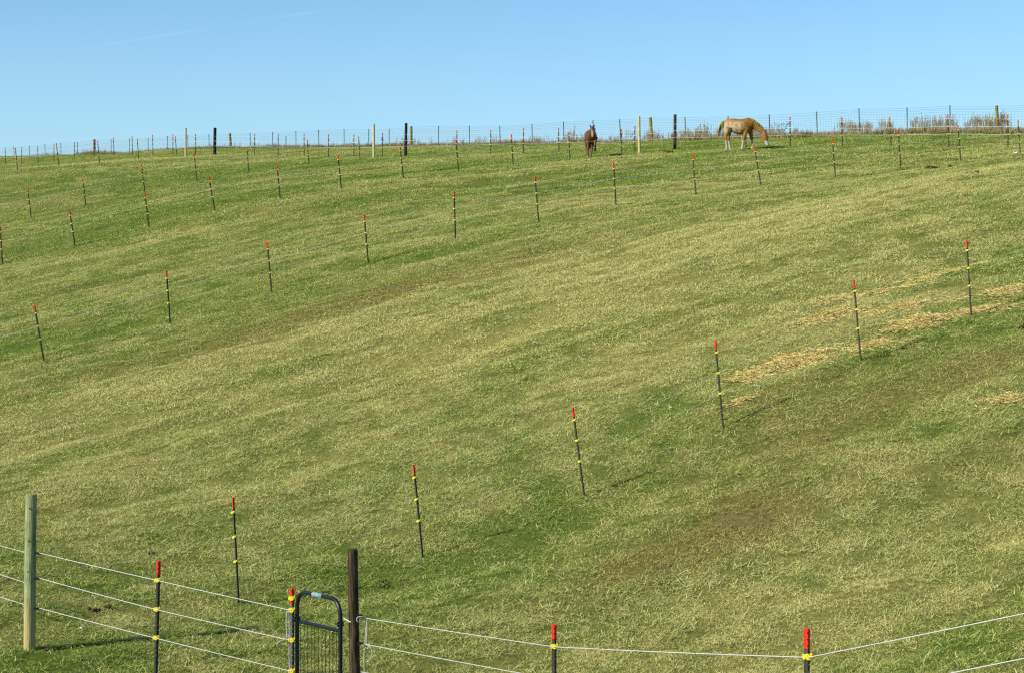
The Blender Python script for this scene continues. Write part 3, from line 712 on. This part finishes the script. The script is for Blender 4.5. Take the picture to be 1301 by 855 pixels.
tag(dark, 'rough dark brown timber post beside the black gate', 'fence post', 'tall round timber posts')
def fpost(key, vtop, ub, clips, label, red_len=.15, lean=0, rz=0):
    Lc = fore_loc(key); h = fore_top(key, vtop, 0)-Lc.z
    o = make_tpost(h=h, clips=clips, red_len=red_len, thick=1.12, clip_size=1.12); o.location = Lc; o.rotation_euler = (0, lean, rz)
    tag(o, label, 'fence post', 'red-topped posts of the foreground fence')
    # dark stud holes punched down the painted top
    mb = MB(); z = h-.03
    while z > h-red_len: mb.box((0, -.0315, z), (.012, .003, .012)); z -= .05
    mb.build('stud', M['clip'], o)
    return o
def zc(key, v): u, d = FORE[key]; return (CY-v)/F*d-fore_loc(key).z
fa = fpost('a', 712, 197, [zc('a', v) for v in (736, 773, 809)], 'tall red-topped T-post right of the greenish timber post, carrying three white ropes', lean=R(1.6))
fg = fpost('gate_t', 747, 371, [zc('gate_t', v) for v in (759, 774, 812, 851)], 'red-topped T-post against the left side of the black gate', red_len=.16, lean=0)
[c for c in fg.children if c.name.startswith('shaft')][0].data.materials[0] = simple('bare_post_steel', [(.3, (.10, .10, .085)), (.7, (.20, .19, .16))], 30, .7, 0, .2)
fb = fpost('b', 793, 704, [zc('b', v) for v in (820, 861, 902)], 'red-topped T-post at the bottom centre, right of the dark timber post', red_len=.14)
fc = fpost('c', 798, 1025.5, [zc('c', v) for v in (833, 888, 940)], 'red-topped T-post at the bottom right with the white rope bending uphill', red_len=.155)
def P3(u, v, d): return Vector(((u-CX)/F*d, d, (CY-v)/F*d))
def cp(o, i):
    ins = [c for c in o.children if c.name.startswith('insulator')]
    ins.sort(key=lambda c: -np.mean([v.co.z for v in c.data.vertices]))
    z = float(np.mean([v.co.z for v in ins[i].data.vertices])); return Matrix.LocRotScale(o.location, o.rotation_euler, None) @ Vector((0, -.062, z))
FG = 'white ropes of the foreground fence'
for k, (vl, vr) in enumerate([((692.5, 701), 702), ((729, 739.5), 734), ((757.5, 767.6), 772)]):
    dl = FORE['wood'][1]
    s = (vl[1]-vl[0])/32.0; a = P3(-160, vl[0]-160*s, 25.0); b = P3(31, vl[1], dl-.02)
    strand([a, b], .0040, M['rope'], 'fence_rope', '%s white rope coming in from the left edge to the greenish timber post' % HN[k], FG, .002, 10, 7)
    c = P3(50, vr, dl-.04)
    pts = [c, cp(fa, k)]
    pts.append(cp(fg, k+1))
    strand(pts, .0040, M['rope'], 'fence_rope', '%s white rope from the greenish timber post to the black gate' % HN[k], FG, .006, 14, 7)
dd0 = FORE['dark'][1]-.05
V2 = [784, 817, 853]
for k in range(3):
    pts = [P3(459, V2[k], dd0), cp(fb, k)+Vector((0, 0, 0)), cp(fc, k), P3(1480, (741, 799, 856)[k], 11.8)]
    strand(pts, .0040, M['rope'], 'fence_rope', '%s white rope from the dark timber post along the bottom right of the field' % HN[k], FG, .006, 14, 7)
# ropes of the nearest slope row start at the timber post
for k, c in enumerate(CLIPS):
    P = [P3(50, (702, 734, 772)[k], FORE['wood'][1]+.03)]+[Matrix.LocRotScale(o.location, o.rotation_euler, o.scale) @ Vector((0, -.045, c)) for o in rowA]+[beyond(rowA, 1)(k)]
    strand(P, .0015, M['wire_pale'], 'fence_rope', '%s strand of hair-thin wire along the nearest diagonal row' % HN[k], 'thin wires of the nearest diagonal row', .02)

# off-frame carriers of the ropes
o = tpost('out', fore_loc('right_out'), (0, 0, 0), 'red-topped T-post just outside the right edge on the near bank', 'red-topped posts of the foreground fence')
o.location = fore_loc('right_out')

# ------------------------------------------------------------------ gate
GL, GR = 20.85, 20.12                      # hinge side a little farther than the latch side
A = P3(377.5, 0, GL); B = P3(432.5, 0, GR)
ax = Vector((B.x-A.x, B.y-A.y, 0)); W = ax.length; ax.normalize()
gz = tz((A.x+B.x)/2, (A.y+B.y)/2)+.06; zt = (CY-750)/F*GL
gate = empty('farm_gate', (A.x, A.y, gz), (0, 0, math.atan2(ax.y, ax.x)))
tag(gate, 'narrow black tubular gate with rounded top corners and wire mesh panel', 'gate')
H = zt-gz-.0; r = .022; mb = MB(); rc = .17
pts = [(0, 0, 0), (0, 0, H-rc)]+[(rc-rc*math.cos(t), 0, H-rc+rc*math.sin(t)) for t in np.linspace(.2, math.pi/2, 8)]
pts += [(W-rc+rc*math.sin(t), 0, H-rc+rc*math.cos(t)) for t in np.linspace(0, math.pi/2-.2, 8)]+[(W, 0, H-rc), (W, 0, 0)]
mb.tube(pts, r, 14); mb.tube([(0, 0, .03), (W, 0, .03)], r*.9, 12)
mb.build('frame', M['black'], gate)
zr = H-(788-750)/F*GL
mb = MB(); mb.tube([(0, 0, zr), (W, 0, zr)], r*.9, 12); mb.build('cross_rail', M['black'], gate)
mb = MB()
for i in range(1, 12): mb.tube([(W*i/12, .0, .03), (W*i/12, .0, zr)], .0028, 5)
z = .1
while z < zr-.03: mb.tube([(0, .006, z), (W, .006, z)], .0026, 5); z += .1 if z < .5 else .155
mb.build('mesh_panel', M['black'], gate)
ms_, nt_, b_ = mat('gate_sticker'); b_.inputs['Base Color'].default_value = (.20, .25, .28, 1); b_.inputs['Roughness'].default_value = .4
ms2, nt2, b2 = mat('sticker_blue'); b2.inputs['Base Color'].default_value = (.03, .24, .42, 1); b2.inputs['Roughness'].default_value = .4
def sleeve(x0, x1, rad, m, name, parent, a0=150, a1=300):
    mb = MB(); n = 9; vs = []
    for x in (x0, x1):
        for k in range(n+1):
            a = R(a0+(a1-a0)*k/n); vs.append((x, math.cos(a)*rad, H+math.sin(a)*rad))
    mb.add(vs, [[k, k+1, n+2+k, n+1+k] for k in range(n)], True); return mb.build(name, m, parent)
st = sleeve(W*.38, W*.60, r+.002, ms_, 'sticker', gate, 95, 230); sleeve(W*.54, W*.585, r+.0032, ms2, 'sticker_mark', st, 110, 210)
# the maker's tiny lettering on the sticker: dark strokes too small to read
for x, side in ((0, -1), (W, 1)):
    mb = MB(); zz = H-(786-750)/F*GL*(1 if side < 0 else .82)
    mb.tube([(x-.05, -.03, zz), (x+.06, -.03, zz)], .008, 8); mb.box((x, -.0, zz), (.016, .07, .05)); mb.tube([(x+.05, -.03, zz-.02), (x+.05, -.03, zz+.025)], .012, 8)
    mb.build('latch' if side > 0 else 'hinge', M['black'], gate)
# gate tie
mb = MB(); mb.tube([P3(437, 785, GR-.05), P3(440, 787, 20.03), P3(446, 790, 19.95)], .0062, 7); tag(mb.build('gate_tie', M['rope']), 'short white rope tie between the gate latch and the dark timber post', 'rope')
def loose(name, pts, rad, label):
    mb = MB(); P = [P3(*p) for p in pts]; S = []
    for i in range(len(P)-1):
        p0 = P[max(i-1, 0)]; p1 = P[i]; p2 = P[i+1]; p3 = P[min(i+2, len(P)-1)]
        for t in np.linspace(0, 1, 5, endpoint=False):
            S.append(.5*((2*p1)+(p2-p0)*t+(2*p0-5*p1+4*p2-p3)*t*t+(3*p1-p0-3*p2+p3)*t**3))
    S.append(P[-1]); mb.tube(S, rad, 6); return tag(mb.build(name, M['rope']), label, 'rope')
loose('rope_jumper', [(368, 775, 20.8), (364.5, 777, 20.78), (363.8, 790, 20.78), (364, 808, 20.78), (361, 812, 20.76), (354, 815, 20.74), (352, 819, 20.74)], 0.0040, 'white rope jumper hanging left of the gate between the upper two ropes')
loose('rope_jumper', [(369, 775, 20.79), (367.2, 779, 20.79), (367.6, 800, 20.79), (367.3, 830, 20.79), (367.8, 850, 20.79), (367, 870, 20.79)], 0.0040, 'long white rope jumper hanging beside the holes of the gate T-post')
loose('rope_jumper', [(466, 786, 19.94), (460, 783, 19.88), (454, 784, 19.88), (454, 789, 19.88), (459, 790.5, 19.9), (463, 790, 19.92)], 0.0040, 'loop of white rope knotted round the dark timber post')
loose('rope_jumper', [(463, 784, 19.93), (464.5, 800, 19.93), (463.5, 818, 19.93), (462.5, 840, 19.93), (464, 880, 19.93)], 0.0040, 'white rope jumper hanging straight down right of the dark timber post')
loose('rope_jumper', [(466, 786, 19.92), (466.3, 800, 19.92), (465.5, 817, 19.92), (471, 822, 19.9), (472.5, 832, 19.9), (466, 841, 19.92)], .0040, 'thin curled tail of white rope right of the dark timber post')
mb = MB()
for v in (782, 817): p = P3(457.5, v, 19.93); mb.box(p, (.03, .05, .03))
mb2 = MB()
for v in (782, 817):
    p = P3(457.5, v, 19.93)-D; q = MB(); q.box(p, (.035, .06, .026)); q.tube([p, p+Vector((.035, -.01, .01))], .009, 6); q.build('clip', M['clip'], dark)

# ------------------------------------------------------------------ hay, manure, scraps
mh, nth, bh = mat('loose_hay'); rr_ = ramp(nth, [(0, (.33, .25, .055)), (.45, (.55, .435, .12)), (1, (.80, .67, .29))], attr(nth, 'tone'))
nth.links.new(rr_.outputs[0], bh.inputs['Base Color']); bh.inputs['Roughness'].default_value = .8
def hay(u, v, a, b, ang, n, hgt, label, seed):
    g = np.random.default_rng(seed); c = at(u, v)
    n = int(n*2.4); ang = ang*.55; a = a*.82; b = b*1.05; hgt = hgt*.95; t = g.random(n)*2*np.pi; q = np.abs(g.normal(0, .62, n)); lx = q*np.cos(t)*a*(1+.35*np.sin(3*t+seed)); ly = q*np.sin(t)*b
    ca, sa = math.cos(R(ang)), math.sin(R(ang)); x = c[0]+lx*ca-ly*sa; y = c[1]+lx*sa+ly*ca; kp = (fbm(x/.30+seed, y/.30, 3) > .34+.20*np.clip(q, 0, 1.4)) | (g.random(n) < .22); x = x[kp]; y = y[kp]; q = q[kp]; n = len(x); z = terr(x, y)+.02
    dens = np.exp(-q*q*1.8); z = z+dens*hgt*1.1*g.random(n)**.5
    az = g.random(n)*2*np.pi; L = g.uniform(.03, .10, n); tl = g.normal(0, .2, n); W_ = .0032+.002*g.random(n)
    dx, dy, dz = np.cos(az)*L/2, np.sin(az)*L/2, np.sin(tl)*L/2; wx, wy = -np.sin(az)*W_/2, np.cos(az)*W_/2
    vs = np.zeros((n, 4, 3)); vs[:, 0] = np.c_[x-dx-wx, y-dy-wy, z-dz]; vs[:, 1] = np.c_[x-dx+wx, y-dy+wy, z-dz+W_]; vs[:, 2] = np.c_[x+dx+wx, y+dy+wy, z+dz+W_]; vs[:, 3] = np.c_[x+dx-wx, y+dy-wy, z+dz]
    me = bpy.data.meshes.new('hay_pile'); f = (np.arange(n)[:, None]*4+np.arange(4)).tolist(); me.from_pydata(vs.reshape(-1, 3).tolist(), [], f)
    t_ = me.attributes.new('tone', 'FLOAT', 'POINT'); t_.data.foreach_set('value', np.repeat(g.random(n), 4).astype(np.float32)); me.update()
    o = link_mesh('hay_pile', me, mh); tag(o, label, 'hay', 'loose hay strewn on the slope')
HAY = [(1010,463,1.05,.42,30,6500,.10,'low heap of golden hay between two posts of the nearest row'),(960,478,.6,.28,30,1500,.04,'thin scatter of hay trailing left from the low heap'),
 (1050,404,.85,.35,25,4200,.08,'heap of hay just left of the fifth post of the nearest row'),(1168,411,.95,.40,25,5200,.09,'rounded heap of hay halfway between the two rightmost posts'),
 (1110,440,.9,.28,30,2200,.03,'thin streak of hay at the foot of the fifth post of the nearest row'),(1058,381,.55,.25,20,1100,.03,'small wisp of hay above the hay heaps, near a post top'),
 (1120,372,1.3,.35,25,2200,.03,'wide thin scatter of hay high up left of the rightmost post'),(1285,371,1.2,.32,25,3600,.06,'streak of hay at the right edge beyond the rightmost post'),
 (1200,348,1.1,.3,25,1300,.03,'faint hay scatter uphill, left of the rightmost post'),(1150,391,1.0,.25,25,1600,.03,'narrow hay streak above the rounded heap'),
 (1280,508,.9,.3,30,600,.03,'pale hay wisps low at the right edge of the slope'),(1250,395,1.1,.22,30,1800,.03,'hay streak crossing the foot of the rightmost post'),
 (940,510,.5,.2,30,500,.02,'small hay wisp beside the fourth post of the nearest row')]
for i, h_ in enumerate(HAY): hay(*h_, seed=200+i)
mm = simple('horse_manure', [(.3, (.030, .018, .008)), (.7, (.085, .055, .025))], 40, .9, 0, .6, .01)
def manure(u, v, n, spread, label, seed, s=1):
    g = random.Random(seed); c = at(u, v); bm = bmesh.new()
    for k in range(n):
        x = c[0]+g.gauss(0, spread); y = c[1]+g.gauss(0, spread*.5); rad = g.uniform(.022, .042)*s
        mtx = Matrix.Translation((x, y, tz(x, y)+.03+rad*.4)) @ Euler((g.random()*3, g.random()*3, g.random()*3)).to_matrix().to_4x4() @ Matrix.Diagonal((rad, rad*.8, rad*.75, 1))
        q = bmesh.ops.create_icosphere(bm, subdivisions=2, radius=1, matrix=mtx)
        for vv in q['verts']: vv.co += Vector((g.uniform(-1, 1), g.uniform(-1, 1), g.uniform(-1, 1)))*rad*.10
    me = bpy.data.meshes.new('manure_pile'); bm.to_mesh(me); bm.free(); link_mesh('manure_pile', me, mm); o = col.objects[-1]
    tag(o, label, 'manure', 'horse droppings on the pasture')
manure(121, 778, 8, .035, 'dark dropping between the two lower ropes near the greenish timber post', 1, .7); manure(138, 774, 8, .035, 'dark dropping right beside another behind the foreground ropes', 2, .7)
manure(193, 706, 3, .05, 'small dark dropping above the red-topped foreground T-post', 3, .7); manure(1183, 214, 9, .11, 'dark dropping high on the slope between two right posts', 4, 1.1)
manure(1211, 213, 7, .12, 'dark dropping beside the twelfth mid slope post', 5, 1.0); manure(1238, 221, 6, .12, 'small dark dropping right of the twelfth mid slope post', 6, 1.0)
manure(851, 194.5, 10, .16, 'dark dropping at the foot of the dark brown crest post', 7, 1.4); manure(503, 746, 10, .14, 'brown droppings trodden into the grass right of the dark timber post', 8, .55)
manure(1299, 419, 9, .06, 'dark dropping at the right edge below the hay', 9, 1.2)

def scrap(u, v, s, c, label, seed):
    g = random.Random(seed); x, y = at(u, v); z = tz(x, y); bm = bmesh.new(); bmesh.ops.create_grid(bm, x_segments=5, y_segments=4, size=1)
    for q in bm.verts: q.co = Vector((q.co.x*s, q.co.y*s*.6, g.uniform(0, 1)*s*.6))
    r_ = bmesh.ops.extrude_face_region(bm, geom=bm.faces[:]); bmesh.ops.translate(bm, verts=[e for e in r_['geom'] if isinstance(e, bmesh.types.BMVert)], vec=(0, 0, .004))
    me = bpy.data.meshes.new('plastic_scrap'); bm.to_mesh(me); bm.free(); m_, n_, b_ = mat('scrap_plastic'); b_.inputs['Base Color'].default_value = (*c, 1); b_.inputs['Roughness'].default_value = .5
    o = link_mesh('plastic_scrap', me, m_); o.location = (x, y, z+.045); o.rotation_euler = (.4, .2, g.random()*3); tag(o, label, 'litter', 'small litter on the pasture')
scrap(963, 494, .035, (.25, .62, .52), 'small torn turquoise scrap lying below the low hay heap', 1); scrap(1056, 466, .035, (.30, .62, .52), 'thin turquoise scrap at the right end of the low hay heap', 2)
scrap(103, 803, .030, (.75, .75, .73), 'crumpled white scrap below the ropes by the greenish timber post', 3); scrap(852, 521, .03, (.8, .8, .78), 'tiny white scrap on the slope left of the fourth near post', 4)
scrap(1290, 198, .08, (.62, .66, .66), 'pale scrap on the upper slope at the right edge', 5)

# ------------------------------------------------------------------ leafy weed on the crest
mw = simple('weed_leaf', [(.3, (.05, .05, .055)), (.7, (.11, .11, .10))], 9, .8, 0, 0)
def weed():
    u, d = 993, depG(993)+1.2; x = (u-CX)/F*d; root = empty('tall_weed', (x, d, tz(x, d))); tag(root, 'spindly bare weed with small dark leaves on the crest right of the grazing horse', 'plant')
    g = random.Random(4); mb = MB(); lf = MB()
    for k in range(7):
        a = g.uniform(-.45, .45); h = g.uniform(.8, 1.22); b = g.uniform(-.2, .2); P = []
        for i in range(7): t = i/6; P.append(Vector((a*t**1.4, b*t, h*t)))
        mb.tube(P, [.009-.006*i/6 for i in range(7)], 5)
        for i in range(15):
            t = g.uniform(.45, 1); p = Vector((a*t**1.4, b*t, h*t)); e = p+Vector((g.uniform(-.1, .1), g.uniform(-.08, .08), g.uniform(0, .07))); mb.tube([p, e], .003, 4)
            s = g.uniform(.018, .034); an = g.random()*6.28; c, s_ = math.cos(an)*s, math.sin(an)*s
            lf.add([e, e+Vector((c, s_*.5, s*.7)), e+Vector((c*1.6, s_, s*.2)), e+Vector((c*.8, -s_*.4, -s*.6))], [[0, 1, 2, 3]])
    mb.build('stem', mw, root); lf.build('leaves', mw, root)
weed()

# ------------------------------------------------------------------ horses
def horse_mesh(lofts, voxel=.022):
    """closed elliptical lofts fused into one skin"""
    mb = MB(); n = 16
    for path in lofts:
        pts = [Vector(p[:3]) for p in path]; vs = []
        for i, p in enumerate(path):
            t = (pts[min(i+1, len(pts)-1)]-pts[max(i-1, 0)]).normalized()
            side = Vector((0, 1, 0)); side = (side-t*side.dot(t)).normalized(); up = t.cross(side).normalized()
            ry, rz = p[3], p[4]
            for k in range(n):
                a = 2*math.pi*k/n; vs.append(pts[i]+side*math.cos(a)*ry+up*math.sin(a)*rz)
        fs = [[i*n+k, i*n+(k+1) % n, (i+1)*n+(k+1) % n, (i+1)*n+k] for i in range(len(path)-1) for k in range(n)]
        fs += [list(range(n))[::-1], [(len(path)-1)*n+k for k in range(n)]]; mb.add(vs, fs)
    me = mb.mesh('tmp'); o = bpy.data.objects.new('tmp', me); col.objects.link(o)
    bm = bmesh.new(); bm.from_mesh(me); bmesh.ops.recalc_face_normals(bm, faces=bm.faces); bm.to_mesh(me); bm.free()
    m = o.modifiers.new('r', 'REMESH'); m.mode = 'VOXEL'; m.voxel_size = voxel; m.use_smooth_shade = True
    s = o.modifiers.new('s', 'SMOOTH'); s.factor = .5; s.iterations = 3
    dg = bpy.context.evaluated_depsgraph_get(); dg.update(); out = bpy.data.meshes.new_from_object(o.evaluated_get(dg)); out.name = 'body'
    bpy.data.objects.remove(o); bpy.data.meshes.remove(me); return out
def hair(pts_list, m, name, parent, n=60, L=.2, spread=.03, seed=1, droop=(0, 0, -1), w=.012):
    """locks: thin tapered strips hanging from a line of roots"""
    g = random.Random(seed); mb = MB()
    for q in range(n):
        t = g.random()*(len(pts_list)-1); i = int(t); f = t-i; p = Vector(pts_list[i]).lerp(Vector(pts_list[i+1]), f)
        p += Vector((g.gauss(0, spread*.3), g.gauss(0, spread), g.gauss(0, spread*.3))); d = (Vector(droop)+Vector((g.gauss(0, .2), g.gauss(0, .2), g.gauss(0, .1)))).normalized()
        l = L*g.uniform(.7, 1.2); s = Vector((g.uniform(-1, 1), g.uniform(-1, 1), 0)).normalized()*w
        mb.add([p-s, p+s, p+d*l*.6+s, p+d*l, p+d*l*.6-s], [[0, 1, 2, 3, 4]])
    return mb.build(name, m, parent)
def coat(name, kind):
    m, nt, b = mat(name); tc = nt.nodes.new('ShaderNodeTexCoord'); sp = nt.nodes.new('ShaderNodeSeparateXYZ'); nt.links.new(tc.outputs['Object'], sp.inputs[0])
    x, y, z = sp.outputs; n = noise(nt, 9, 5, rough=.7); n2 = noise(nt, 3, 3)
    def ss(v, lo, hi): 
        r_ = nt.nodes.new('ShaderNodeMapRange'); r_.interpolation_type = 'SMOOTHSTEP'; nt.links.new(v, r_.inputs[0]); r_.inputs[1].default_value = lo; r_.inputs[2].default_value = hi; return r_.outputs[0]
    if kind == 'roan':
        base = ramp(nt, [(.3, (.15, .070, .011)), (.7, (.29, .140, .028))], n2.outputs[0]).outputs[0]
        # pale roan flank and barrel behind the shoulder
        f = math_n(nt, 'MULTIPLY', ss(x, .32, .02), ss(z, 1.42, 1.12)); f = math_n(nt, 'MULTIPLY', f, ss(z, .72, .84))
        f = math_n(nt, 'MULTIPLY', f, ramp(nt, [(.38, (.12,)*3), (.62, (1,)*3)], n.outputs[0]).outputs[0]); c = mixc(nt, f, base, (.46, .37, .24))
        f = math_n(nt, 'MULTIPLY', ss(z, .50, .40), ss(x, .80, .72)); c = mixc(nt, f, c, (.34, .31, .25))
        f = math_n(nt, 'MULTIPLY', ss(x, 1.0, 1.04), ss(z, .44, .36)); c = mixc(nt, f, c, (.34, .33, .31))
    else:
        c = ramp(nt, [(.3, (.065, .026, .009)), (.7, (.135, .055, .018))], n2.outputs[0]).outputs[0]
        # pale blaze: sunlit lower face put into the coat colour (head stands forward of the chest)
        f = math_n(nt, 'MULTIPLY', ss(x, 1.10, 1.17), ss(math_n(nt, 'ABSOLUTE', y), .075, .035)); f = math_n(nt, 'MULTIPLY', f, ss(z, 1.30, 1.15)); f = math_n(nt, 'MULTIPLY', f, .7)
        c = mixc(nt, f, c, (.36, .27, .15))
    nt.links.new(c, b.inputs['Base Color']); b.inputs['Roughness'].default_value = .55; b.inputs['Specular IOR Level'].default_value = .25
    bump(nt, n.outputs[0], b, .3, .01); return m
mane_m = simple('flaxen_hair', [(.3, (.20, .15, .035)), (.7, (.38, .31, .10))], 20, .7, 0, 0)
dark_m = simple('black_hair', [(.3, (.010, .007, .006)), (.7, (.035, .022, .016))], 20, .7, 0, 0)
hoof_m = simple('hoof_horn', [(.3, (.16, .13, .10)), (.7, (.28, .23, .17))], 20, .7, 0, 0)
eye_m, _, be = mat('eye'); be.inputs['Base Color'].default_value = (.01, .008, .006, 1); be.inputs['Roughness'].default_value = .15
def leg(top, mid, low, foot, r):
    """r: radii at top, knee, cannon, fetlock"""
    (x0, y0, z0), (x1, y1, z1), (x2, y2, z2), (x3, y3, z3) = top, mid, low, foot
    L_ = lambda a, b, t: tuple(a[i]+(b[i]-a[i])*t for i in range(3))
    P = [(*top, r[0]*.85, r[0]), (*L_(top, mid, .5), r[0]*.52, r[0]*.62), (*L_(top, mid, .85), r[1]*.85, r[1]*.95), (*mid, r[1], r[1]*1.1), (*L_(mid, low, .25), r[2]*1.05, r[2]*1.15),
         (*L_(mid, low, .75), r[2]*.95, r[2]), (*low, r[3], r[3]*1.1), (*L_(low, foot, .5), r[2], r[2]*1.05), (*foot, .055, .060)]
    return P
def hoof(root, foot, m, toe=.03):
    x, y, z = foot; mb = MB(); n = 12; vs = []
    for k, (zz, rr, sh) in enumerate(((z, .062, toe), (z+.055, .05, toe*.3))):
        for i in range(n): a = 2*math.pi*i/n; vs.append((x+sh+rr*math.cos(a)*1.08, y+rr*math.sin(a), zz))
    mb.add(vs, [[i, (i+1) % n, n+(i+1) % n, n+i] for i in range(n)]+[list(range(n))[::-1], list(range(n, 2*n))], True); mb.build('hoof', m, root)
def ears(root, pts, m, tip=.15):
    for p, d in pts:
        mb = MB(); p = Vector(p); d = Vector(d).normalized(); mb.tube([p-d*.02, p+d*tip*.35, p+d*tip*.75, p+d*tip], [.020, .032, .020, .004], 8); mb.build('ear', m, root)
def grazing():
    lofts = [[(-.70, 0, 1.20, .05, .07), (-.66, 0, 1.20, .16, .19), (-.54, 0, 1.20, .235, .265), (-.36, 0, 1.195, .26, .285), (-.15, 0, 1.11, .31, .345), (.08, 0, 1.065, .32, .37), (.28, 0, 1.10, .285, .35), (.44, 0, 1.17, .225, .33), (.56, 0, 1.13, .195, .285), (.64, 0, 1.08, .14, .20), (.68, 0, 1.05, .07, .10)],
             [(.42, 0, 1.22, .15, .25), (.60, 0, 1.20, .135, .235), (.78, 0, 1.10, .112, .195), (.94, 0, .99, .095, .165), (1.06, 0, .86, .085, .14), (1.13, 0, .75, .08, .12)],
             [(1.12, 0, .86, .065, .07), (1.15, 0, .77, .098, .125), (1.17, 0, .66, .100, .150), (1.205, 0, .54, .085, .125), (1.24, 0, .42, .066, .092), (1.275, 0, .30, .060, .078), (1.30, 0, .21, .062, .070), (1.31, 0, .165, .04, .045)],
             leg((-.50, -.15, 1.06), (-.60, -.14, .56), (-.56, -.14, .14), (-.555, -.14, .04), (.20, .068, .045, .05)), leg((-.46, .15, 1.06), (-.50, .14, .56), (-.43, .14, .14), (-.41, .14, .04), (.20, .068, .045, .05)),
             leg((.38, -.14, 1.0), (.22, -.13, .50), (.155, -.13, .15), (.145, -.13, .04), (.15, .064, .043, .05)), leg((.48, .14, 1.0), (.585, .13, .50), (.60, .13, .15), (.60, .13, .04), (.15, .064, .043, .05)),
             [(-.64, -.11, 1.02, .03, .03), (-.56, -.135, 1.0, .12, .16), (-.52, -.14, .84, .10, .14), (-.55, -.14, .70, .07, .085)], [(-.62, .11, 1.02, .03, .03), (-.52, .135, 1.0, .12, .16), (-.48, .14, .84, .10, .14), (-.48, .14, .70, .07, .085)]]
    root = empty('horse', (0, 0, 0)); me = horse_mesh(lofts); link_mesh('body', me, coat('roan_coat', 'roan'), root)
    mane = [(.44, 0, 1.49), (.60, 0, 1.44), (.78, 0, 1.33), (.95, 0, 1.17), (1.07, 0, 1.02), (1.17, 0, .90)]
    hair(mane, mane_m, 'mane', root, 260, .20, .022, 3, (.25, -.55, -.75), .014)
    tl = [(-.68, 0, 1.36), (-.76, 0, 1.34), (-.84, 0, 1.24), (-.90, 0, 1.08), (-.92, 0, .92)]
    hair(tl, mane_m, 'tail', root, 300, .30, .035, 5, (-.12, 0, -1), .014)
    ears(root, [((1.19, -.065, .86), (.55, -.35, .55)), ((1.19, .065, .86), (.55, .35, .55))], bpy.data.materials['roan_coat'], .13)
    for s in (-1, 1):
        mb = MB(); mb.tube([(1.215, s*.072, .665), (1.215, s*.094, .665)], [.020, .008], 8); mb.build('eye', eye_m, root)
    for f in ((-.555, -.14, 0), (-.41, .14, 0), (.145, -.13, 0), (.60, .13, 0)): hoof(root, f, hoof_m)
    return root
def facing():
    lofts = [[(-.78, 0, 1.16, .05, .07), (-.74, 0, 1.16, .17, .19), (-.60, 0, 1.16, .265, .27), (-.40, 0, 1.14, .29, .29), (-.12, 0, 1.08, .30, .30), (.12, 0, 1.06, .29, .31), (.32, 0, 1.08, .26, .31), (.48, 0, 1.09, .23, .30), (.60, 0, 1.05, .19, .25), (.68, 0, 1.02, .12, .16)],
             [(.44, 0, 1.16, .15, .22), (.62, 0, 1.20, .15, .21), (.78, 0, 1.24, .13, .18), (.92, 0, 1.28, .11, .15), (1.01, 0, 1.31, .10, .12)],
             [(.94, 0, 1.38, .05, .06), (1.00, 0, 1.35, .105, .12), (1.06, 0, 1.27, .115, .14), (1.12, 0, 1.17, .098, .12), (1.17, 0, 1.07, .078, .09), (1.21, 0, .98, .070, .08), (1.235, 0, .93, .064, .065), (1.245, 0, .90, .03, .035)],
             leg((-.56, -.15, 1.0), (-.70, -.13, .54), (-.64, -.12, .14), (-.63, -.12, .04), (.19, .068, .045, .05)), leg((-.50, .15, 1.0), (-.58, .10, .54), (-.46, .05, .14), (-.44, .05, .04), (.19, .068, .045, .05)),
             leg((.44, -.16, .98), (.50, -.17, .48), (.50, -.17, .14), (.51, -.17, .04), (.16, .064, .043, .05)), leg((.44, .18, .98), (.56, .17, .60), (.34, .19, .42), (.28, .19, .36), (.16, .070, .05, .055)),
             [(-.72, -.13, .98, .03, .03), (-.62, -.15, .98, .13, .16), (-.60, -.155, .80, .09, .12), (-.66, -.16, .66, .07, .08)], [(-.68, .13, .98, .03, .03), (-.56, .14, .98, .13, .16), (-.54, .13, .80, .09, .12), (-.57, .11, .66, .07, .08)]]
    root = empty('horse', (0, 0, 0)); me = horse_mesh(lofts); link_mesh('body', me, coat('bay_coat', 'bay'), root)
    hair([(.48, 0, 1.39), (.66, 0, 1.41), (.82, 0, 1.42), (.96, 0, 1.44)], dark_m, 'mane', root, 200, .18, .02, 3, (.1, .6, -.75), .014)
    hair([(1.0, 0, 1.45), (1.03, 0, 1.44)], dark_m, 'forelock', root, 30, .12, .02, 8, (.5, 0, -1), .010)
    hair([(-.76, 0, 1.30), (-.84, 0, 1.22), (-.88, 0, 1.0), (-.90, 0, .8)], dark_m, 'tail', root, 240, .34, .04, 5, (-.1, .1, -1), .014)
    ears(root, [((.99, -.075, 1.42), (.15, -.30, 1)), ((.99, .075, 1.42), (.15, .30, 1))], dark_m, .13)
    for s in (-1, 1):
        mb = MB(); mb.tube([(1.10, s*.09, 1.27), (1.11, s*.112, 1.27)], [.020, .008], 8); mb.build('eye', eye_m, root)
    for f in ((-.63, -.12, 0), (-.44, .05, 0), (.51, -.17, 0)): hoof(root, f, hoof_m)
    hoof(root, (.27, .19, .33), hoof_m)
    return root
h1 = grazing(); d = 92.0; x = (939-CX)/F*d; h1.location = (x, d, tz(x, d)); h1.rotation_euler = (0, 0, R(-10)); tag(h1, 'tan and white roan horse grazing with its head down on the crest', 'horse', 'horses on the crest')
d = 96.0; x = (751.5-CX)/F*d; h2 = facing(); h2.rotation_euler = (0, 0, R(-90+2)); h2.location = (x-.02, d+.4, tz(x, d)); tag(h2, 'dark brown horse walking towards the viewer with pricked ears', 'horse', 'horses on the crest')
